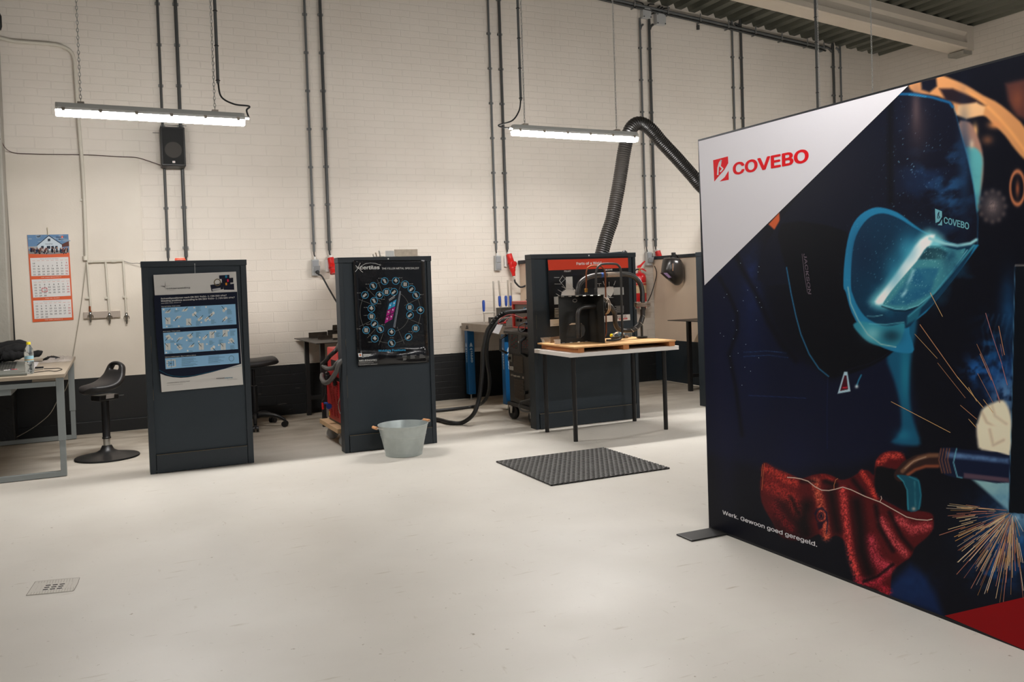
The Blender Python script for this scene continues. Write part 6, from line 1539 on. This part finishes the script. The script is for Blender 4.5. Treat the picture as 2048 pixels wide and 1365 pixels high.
q=[S(1284.8,606,yv),S(1284.6,584,yv+.01),S(1281,569,yv+.02),S(1273,558,yv+.03),S(1262,551,yv+.04),S(1250,549,y2),S(1235,549,y2),S(1215,550,y2),S(1195,551,y2),S(1183,553,y2),S(1170,558,y2),S(1160,567,y2),S(1156,580,y2),S(1155.5,600,y2),S(1157,640,y2),S(1158,668,y2)]
for i in (14,15): q[i].z=max(q[i].z,PZ+.01)
q[15].z=PZ+.002; q[15].x=q[14].x
MB().tube(catmull(q,6),.0225,18).build('upper_pipe_loop',M_pipe2,t)
MB().tube([S(1241,549,y2),S(1213,550,y2)],.0231,18).build('bare_pipe_section',M_fl,t)
MB().tube([S(1205,550.5,y2),S(1201,550.8,y2)],.0231,18).build('blue_paint_mark',mat('blue_marker',(28,78,160),.5),t)
p=S(1284,655,yv); MB().cyl((p.x,yv+.005,PZ+.012),(p.x,yv+.005,p.z+.03),.0115,n=14).lathe([(0,0),(.047,0),(.049,.003),(.049,.012),(.046,.014),(0,.014)],(p.x,yv+.005,PZ),32).build('support_post',M_raw,t)
yc=6.40
q=[S(1172.5,588,yc),S(1172.6,560,yc),S(1172.6,546,yc),S(1175,537,yc),S(1182,532.5,yc),S(1190,532,yc),S(1200,532.5,yc),S(1207,538,yc),S(1210.5,548,yc),S(1211,570,yc),S(1211.8,620,yc),S(1212.3,655,yc),S(1212,668,yc),S(1209,676,yc-.03),S(1204,681,yc-.06)]
for v in q[-2:]: v.z=max(v.z,PZ+.008)
MB().tube(catmull(q,6),.0068,12).build('copper_tube',M_cop,t)
ys=6.31
q=[S(1192,588,ys),S(1192,566,ys),S(1192,548,ys),S(1194.5,537,ys),S(1201,530,ys),S(1210,528,ys),S(1230,528.3,ys),S(1237,531.5,ys),S(1241,539,ys),S(1241.8,550,ys),S(1243,600,ys),S(1244.3,650,ys),S(1244.5,668,ys),S(1242,677,ys),S(1234,681,ys),S(1222,681.5,ys),S(1213,681,ys)]
for v in q[-3:]: v.z=max(v.z,PZ+.011)
MB().tube(catmull(q,6),.0098,14).build('steel_tube_loop',M_pipe2,t)
for px_,yy,m_ in ((1172.5,yc,mat('brass',(180,130,60),.35,.8)),(1192,ys,M_pipe2)):
    b0=S(px_,590,yy); b0.z=Z1+.006
    MB().lathe([(0,0),(.011,0),(.011,.022),(0,.022)],b0,12).build('fitting_base',M_raw,t); MB().lathe([(0,.022),(.015,.022),(.015,.036),(.012,.038),(.016,.040),(.016,.052),(.010,.054),(0,.054)],b0,6,sm=False).build('union_nut',m_,t)
b0=S(1220,670,6.60)
bottle((S(1262,671,6.60).x,6.60,PZ+.0315),.215,(-1,0,.0),'clear water bottle with yellow cap lying on the pallet behind the copper tube')
t=thing('pipe_stub','short dark pipe with threaded end lying behind the pipe sample on the pallet','pipe',(4.15,6.55,PZ))
MB().cyl((3.99,6.545,PZ+.0125),(4.125,6.545,PZ+.0125),.0115,n=14).build('tube',M_raw,t); MB().cyl((4.1251,6.545,PZ+.0155),(4.16,6.545,PZ+.0155),.015,n=14).build('threaded_end',M_fl,t)
M_shiny=mat('shiny_angle_steel',(214,210,204),.25,.85,var=.08,vscale=40)
k=0
for (pts,lb,mm) in (([(1081,676),(1085,685.5),(1101,686),(1101,674.5)],'bright angle profile at the far left corner of the pallet board',M_shiny),([(1086.5,678),(1090,685.8),(1101,686.5),(1101,679)],'ridged bright profile second from the left on the pallet board',M_shiny),([(1101,675),(1101,686.5),(1121,687),(1121,672.3)],'dull grey angle profile lying behind the shiny one on the pallet board',M_fl),([(1107.5,679.5),(1111,688.4),(1121,688.3),(1121,679)],'small bright angle profile touching the dark plates on the pallet board',M_shiny)):
    zz=PZ+.0005; base=at(pts[1][0],pts[1][1],z=zz); yy=base.y
    vs=[at(a,b,y=yy) for a,b in pts]
    lo=[v for v in vs if v.z<zz+.02]
    for v in vs:
        if v.z<zz+.015: v.z=zz
    t_=MB().prism(vs,(0,.003,0)); t_.box((base.x,yy+.0031,zz),(vs[2].x,yy+.035,zz+.003))
    tag(t_.build('angle_profile',mm),lb,'angle profile')

# ================================================================== fire extinguisher
M_ext=mat('extinguisher_red',(196,14,20),.3,coat=.4)
c=at(1281.5,616,y=9.03); cx_=c.x; zb_=c.z; zt_=at(1281.5,547,y=9.03).z; H_=zt_-zb_; EY=9.035
t=thing('fire_extinguisher','red fire extinguisher on the wall behind the big bent pipe','fire extinguisher',(cx_,EY,zb_))
MB().lathe([(0,0),(.074,0),(.080,.012),(.080,H_-.05),(.072,H_-.02),(.05,H_),(.022,H_+.01),(.018,H_+.03),(0,H_+.03)],(cx_,EY,zb_),32).build('cylinder',M_ext,t)
MB().lathe([(.0806,.20),(.0806,H_-.13)],(cx_,EY,zb_),32).build('label_band',mat('extinguisher_label',(190,40,34),.4),t)
mb=MB()
for i in range(5): mb.lathe([(.0811,H_-.125-i*.03),(.0811,H_-.117-i*.03)],(cx_,EY,zb_),32)
mb.lathe([(.0811,.19),(.0811,.27)],(cx_,EY,zb_),32)
mb.build('label_lines',mat('label_cream',(220,190,150),.4),t)
z_=zb_+H_+.03
MB().cyl((cx_,EY,z_),(cx_,EY,z_+.035),.015,n=12).build('valve',mat('brass',(180,130,60),.35,.8),t)
MB().prism([(cx_-.03,EY-.01,z_+.035),(cx_-.025,EY-.01,z_+.065),(cx_+.02,EY-.01,z_+.08),(cx_+.075,EY-.01,z_+.125),(cx_+.09,EY-.01,z_+.118),(cx_+.03,EY-.01,z_+.06),(cx_+.02,EY-.01,z_+.04)],(0,.02,0)).build('lever',M_ext,t,bevel=.002)
MB().prism([(cx_+.01,EY-.008,z_+.03),(cx_+.05,EY-.008,z_+.03),(cx_+.10,EY-.008,z_+.0),(cx_+.095,EY-.008,z_-.01),(cx_+.045,EY-.008,z_+.015),(cx_+.01,EY-.008,z_+.018)],(0,.016,0)).build('carry_handle',M_ext,t,bevel=.002)
MB().tube(catmull([(cx_-.01,EY,z_+.02),(cx_-.06,EY-.02,z_+.015),(cx_-.09,EY-.02,z_-.04),(cx_-.09,EY-.02,z_-.25)],6),.009,8).build('discharge_hose',M_blk,t)
# ================================================================== welding mask on the divider rail
M_mask=mat('mask_shell',(48,44,42),.28,coat=.3)
t=thing('welding_mask','dark grey welding mask hanging by its headband from the booth divider rail','welding mask',at(1345,570,x=6.1))
YM=8.52
rows=[(516.5,1329,1345),(518,1326.5,1353),(522,1325.5,1357),(530,1324,1361),(538,1323,1362.8),(544,1322.5,1363),(549,1325.5,1362.8),(555,1331,1362.4),(561,1338,1361.8),(566,1344.5,1360.5),(569.5,1349,1358),(570.6,1352,1356)]
Gm=[]
for (py_,a,b) in rows:
    A_=at(a,py_,y=YM); B_=at(b,py_,y=YM); c_=(A_+B_)/2; hw=(B_.x-A_.x)/2
    Gm.append([Vector((c_.x-hw*math.cos(j/12*math.pi),YM-(.13*min(1,hw/.12))*math.sin(j/12*math.pi)**.75,c_.z)) for j in range(13)])
MB().grid([r_[::-1] for r_ in Gm]).build('shell',M_mask,t,solid=.003)
fr=[at(a,b,y=YM-.118) for a,b in ((1323.5,545),(1335,544),(1345,556),(1338,558.5))]
MB().prism([at(a,b,y=YM-.135) for a,b in ((1325,546),(1334.5,545),(1344,555.5),(1337.5,557.5))],(0,.05,0)).build('filter_frame',M_blk,t)
MB().prism([at(a,b,y=YM-.1365) for a,b in ((1327,546.6),(1334,546),(1342.5,555),(1337.5,556.3))],(0,.001,0)).build('filter_glass',mat('violet_filter',(128,104,136),.15),t)
MB().tube(catmull([at(1339,518,y=YM),at(1343,512,y=YM-.02),at(1348,509.5,y=YM-.03),at(1354,512,y=YM-.02),at(1356,519,y=YM)],6),.010,8).tube(catmull([at(1340,519,y=YM),at(1347,521,y=YM+.03),at(1356,519,y=YM)],6),.008,8).build('headband',M_blk,t)
c=at(1347,509,y=YM-.02); MB().box((c.x-.02,c.y-.02,c.z-.015),(c.x+.02,c.y+.02,c.z+.022)).build('ratchet_knob',M_blk,t,bevel=.004)
pr=Print(dict(y=YM-.1305),(0,-1,0),(1310,495,15.17),base=.0)
pr.line([(543,495),(540,710)],14,(196,150,110),1); pr.build('side_print',t)
tag(MB().box((5.90,6.93,1.16),(5.93,6.948,1.19)).build('hook',M_blk),'small dark hook on the back of the booth partition beside the banner','hook') if False else None
# right steel table
steel_table('','dark steel table between the booth divider and the large banner',5.70,6.19,7.45,8.12,.82,((5.925,8.03),(5.925,7.52),(6.15,8.03),(6.15,7.52)),(((5.947,8.01,.155),(6.128,8.05,.195)),))
# ================================================================== extraction hose
M_exh=mat('black_extraction_hose',(32,30,28),.32,bump=.05); 
YH=7.30
C=[(1199,525),(1204.6,503.5),(1214,470),(1224,440),(1231,405),(1237,374),(1242.5,340),(1247.5,308),(1252,285),(1258,264),(1267,251),(1278.5,246.5),(1293,252),(1308,266),(1322,283),(1337,299),(1353,316),(1370,335),(1386,353),(1402,372),(1440,408),(1480,440)]
pts=catmull([at(a,b,y=YH) for a,b in C]+[Vector((6.75,7.55,1.62)),Vector((7.0,8.1,1.62)),Vector((7.05,8.7,1.85)),Vector((7.05,9.05,1.95))],6)
# resample evenly
L_=[0]
for a,b in zip(pts[:-1],pts[1:]): L_.append(L_[-1]+(b-a).length)
N_=int(L_[-1]/.0055); ev=[]
j=0
for i in range(N_+1):
    s=L_[-1]*i/N_
    while j<len(L_)-2 and L_[j+1]<s: j+=1
    f=(s-L_[j])/max(L_[j+1]-L_[j],1e-9); ev.append(pts[j].lerp(pts[j+1],f))
t=thing('extraction_hose','thick black ribbed extraction hose arching up from behind the red poster partition','hose',(ev[0].x,YH,.9))
cnt=len(ev)
MB().tube(ev,.066,20,rf=lambda u: 1.0+.05*math.cos(u*(cnt-1)*math.pi/2)).build('ribbed_hose',M_exh,t)
e0=ev[0]; MB().lathe([(.066,.0),(.07,-.05),(.11,-.20),(.115,-.20),(.074,-.045),(.07,.0)],e0,28,ax=(ev[4]-ev[0])).build('suction_hood',M_blk,t)
e1=ev[-1]; MB().lathe([(.07,-.05),(.072,.2),(.0,.2)],e1,28,ax=(ev[-1]-ev[-6])).build('hose_collar',M_blk,t)
tag(MB().lathe([(0,0),(.022,0),(.022,.012),(.012,.022),(0,.024)],(4.395-.06,6.83,1.5455),16).build('cap',M_blk),'small black round cap on top of the red poster partition right of the hose','cap')
# lamp rows of the same hall that hang behind and beside the camera, outside the photo
for yy in (2.35,-1.9):
    for k,xx in enumerate((1.7,5.0)):
        t=lamp(xx,yy,2.95,('batten lamp of the row above the camera','batten lamp of the row behind the camera')[yy<0]+(', left one',', right one')[k],1,seen=False)
        for ch in t.children:
            if ch.name.startswith('diffuser'): ch.data.materials[0]=mat('lamp_diffuser_dimmed',(255,252,249),.3,emit=LAMP_EMIT*.62)
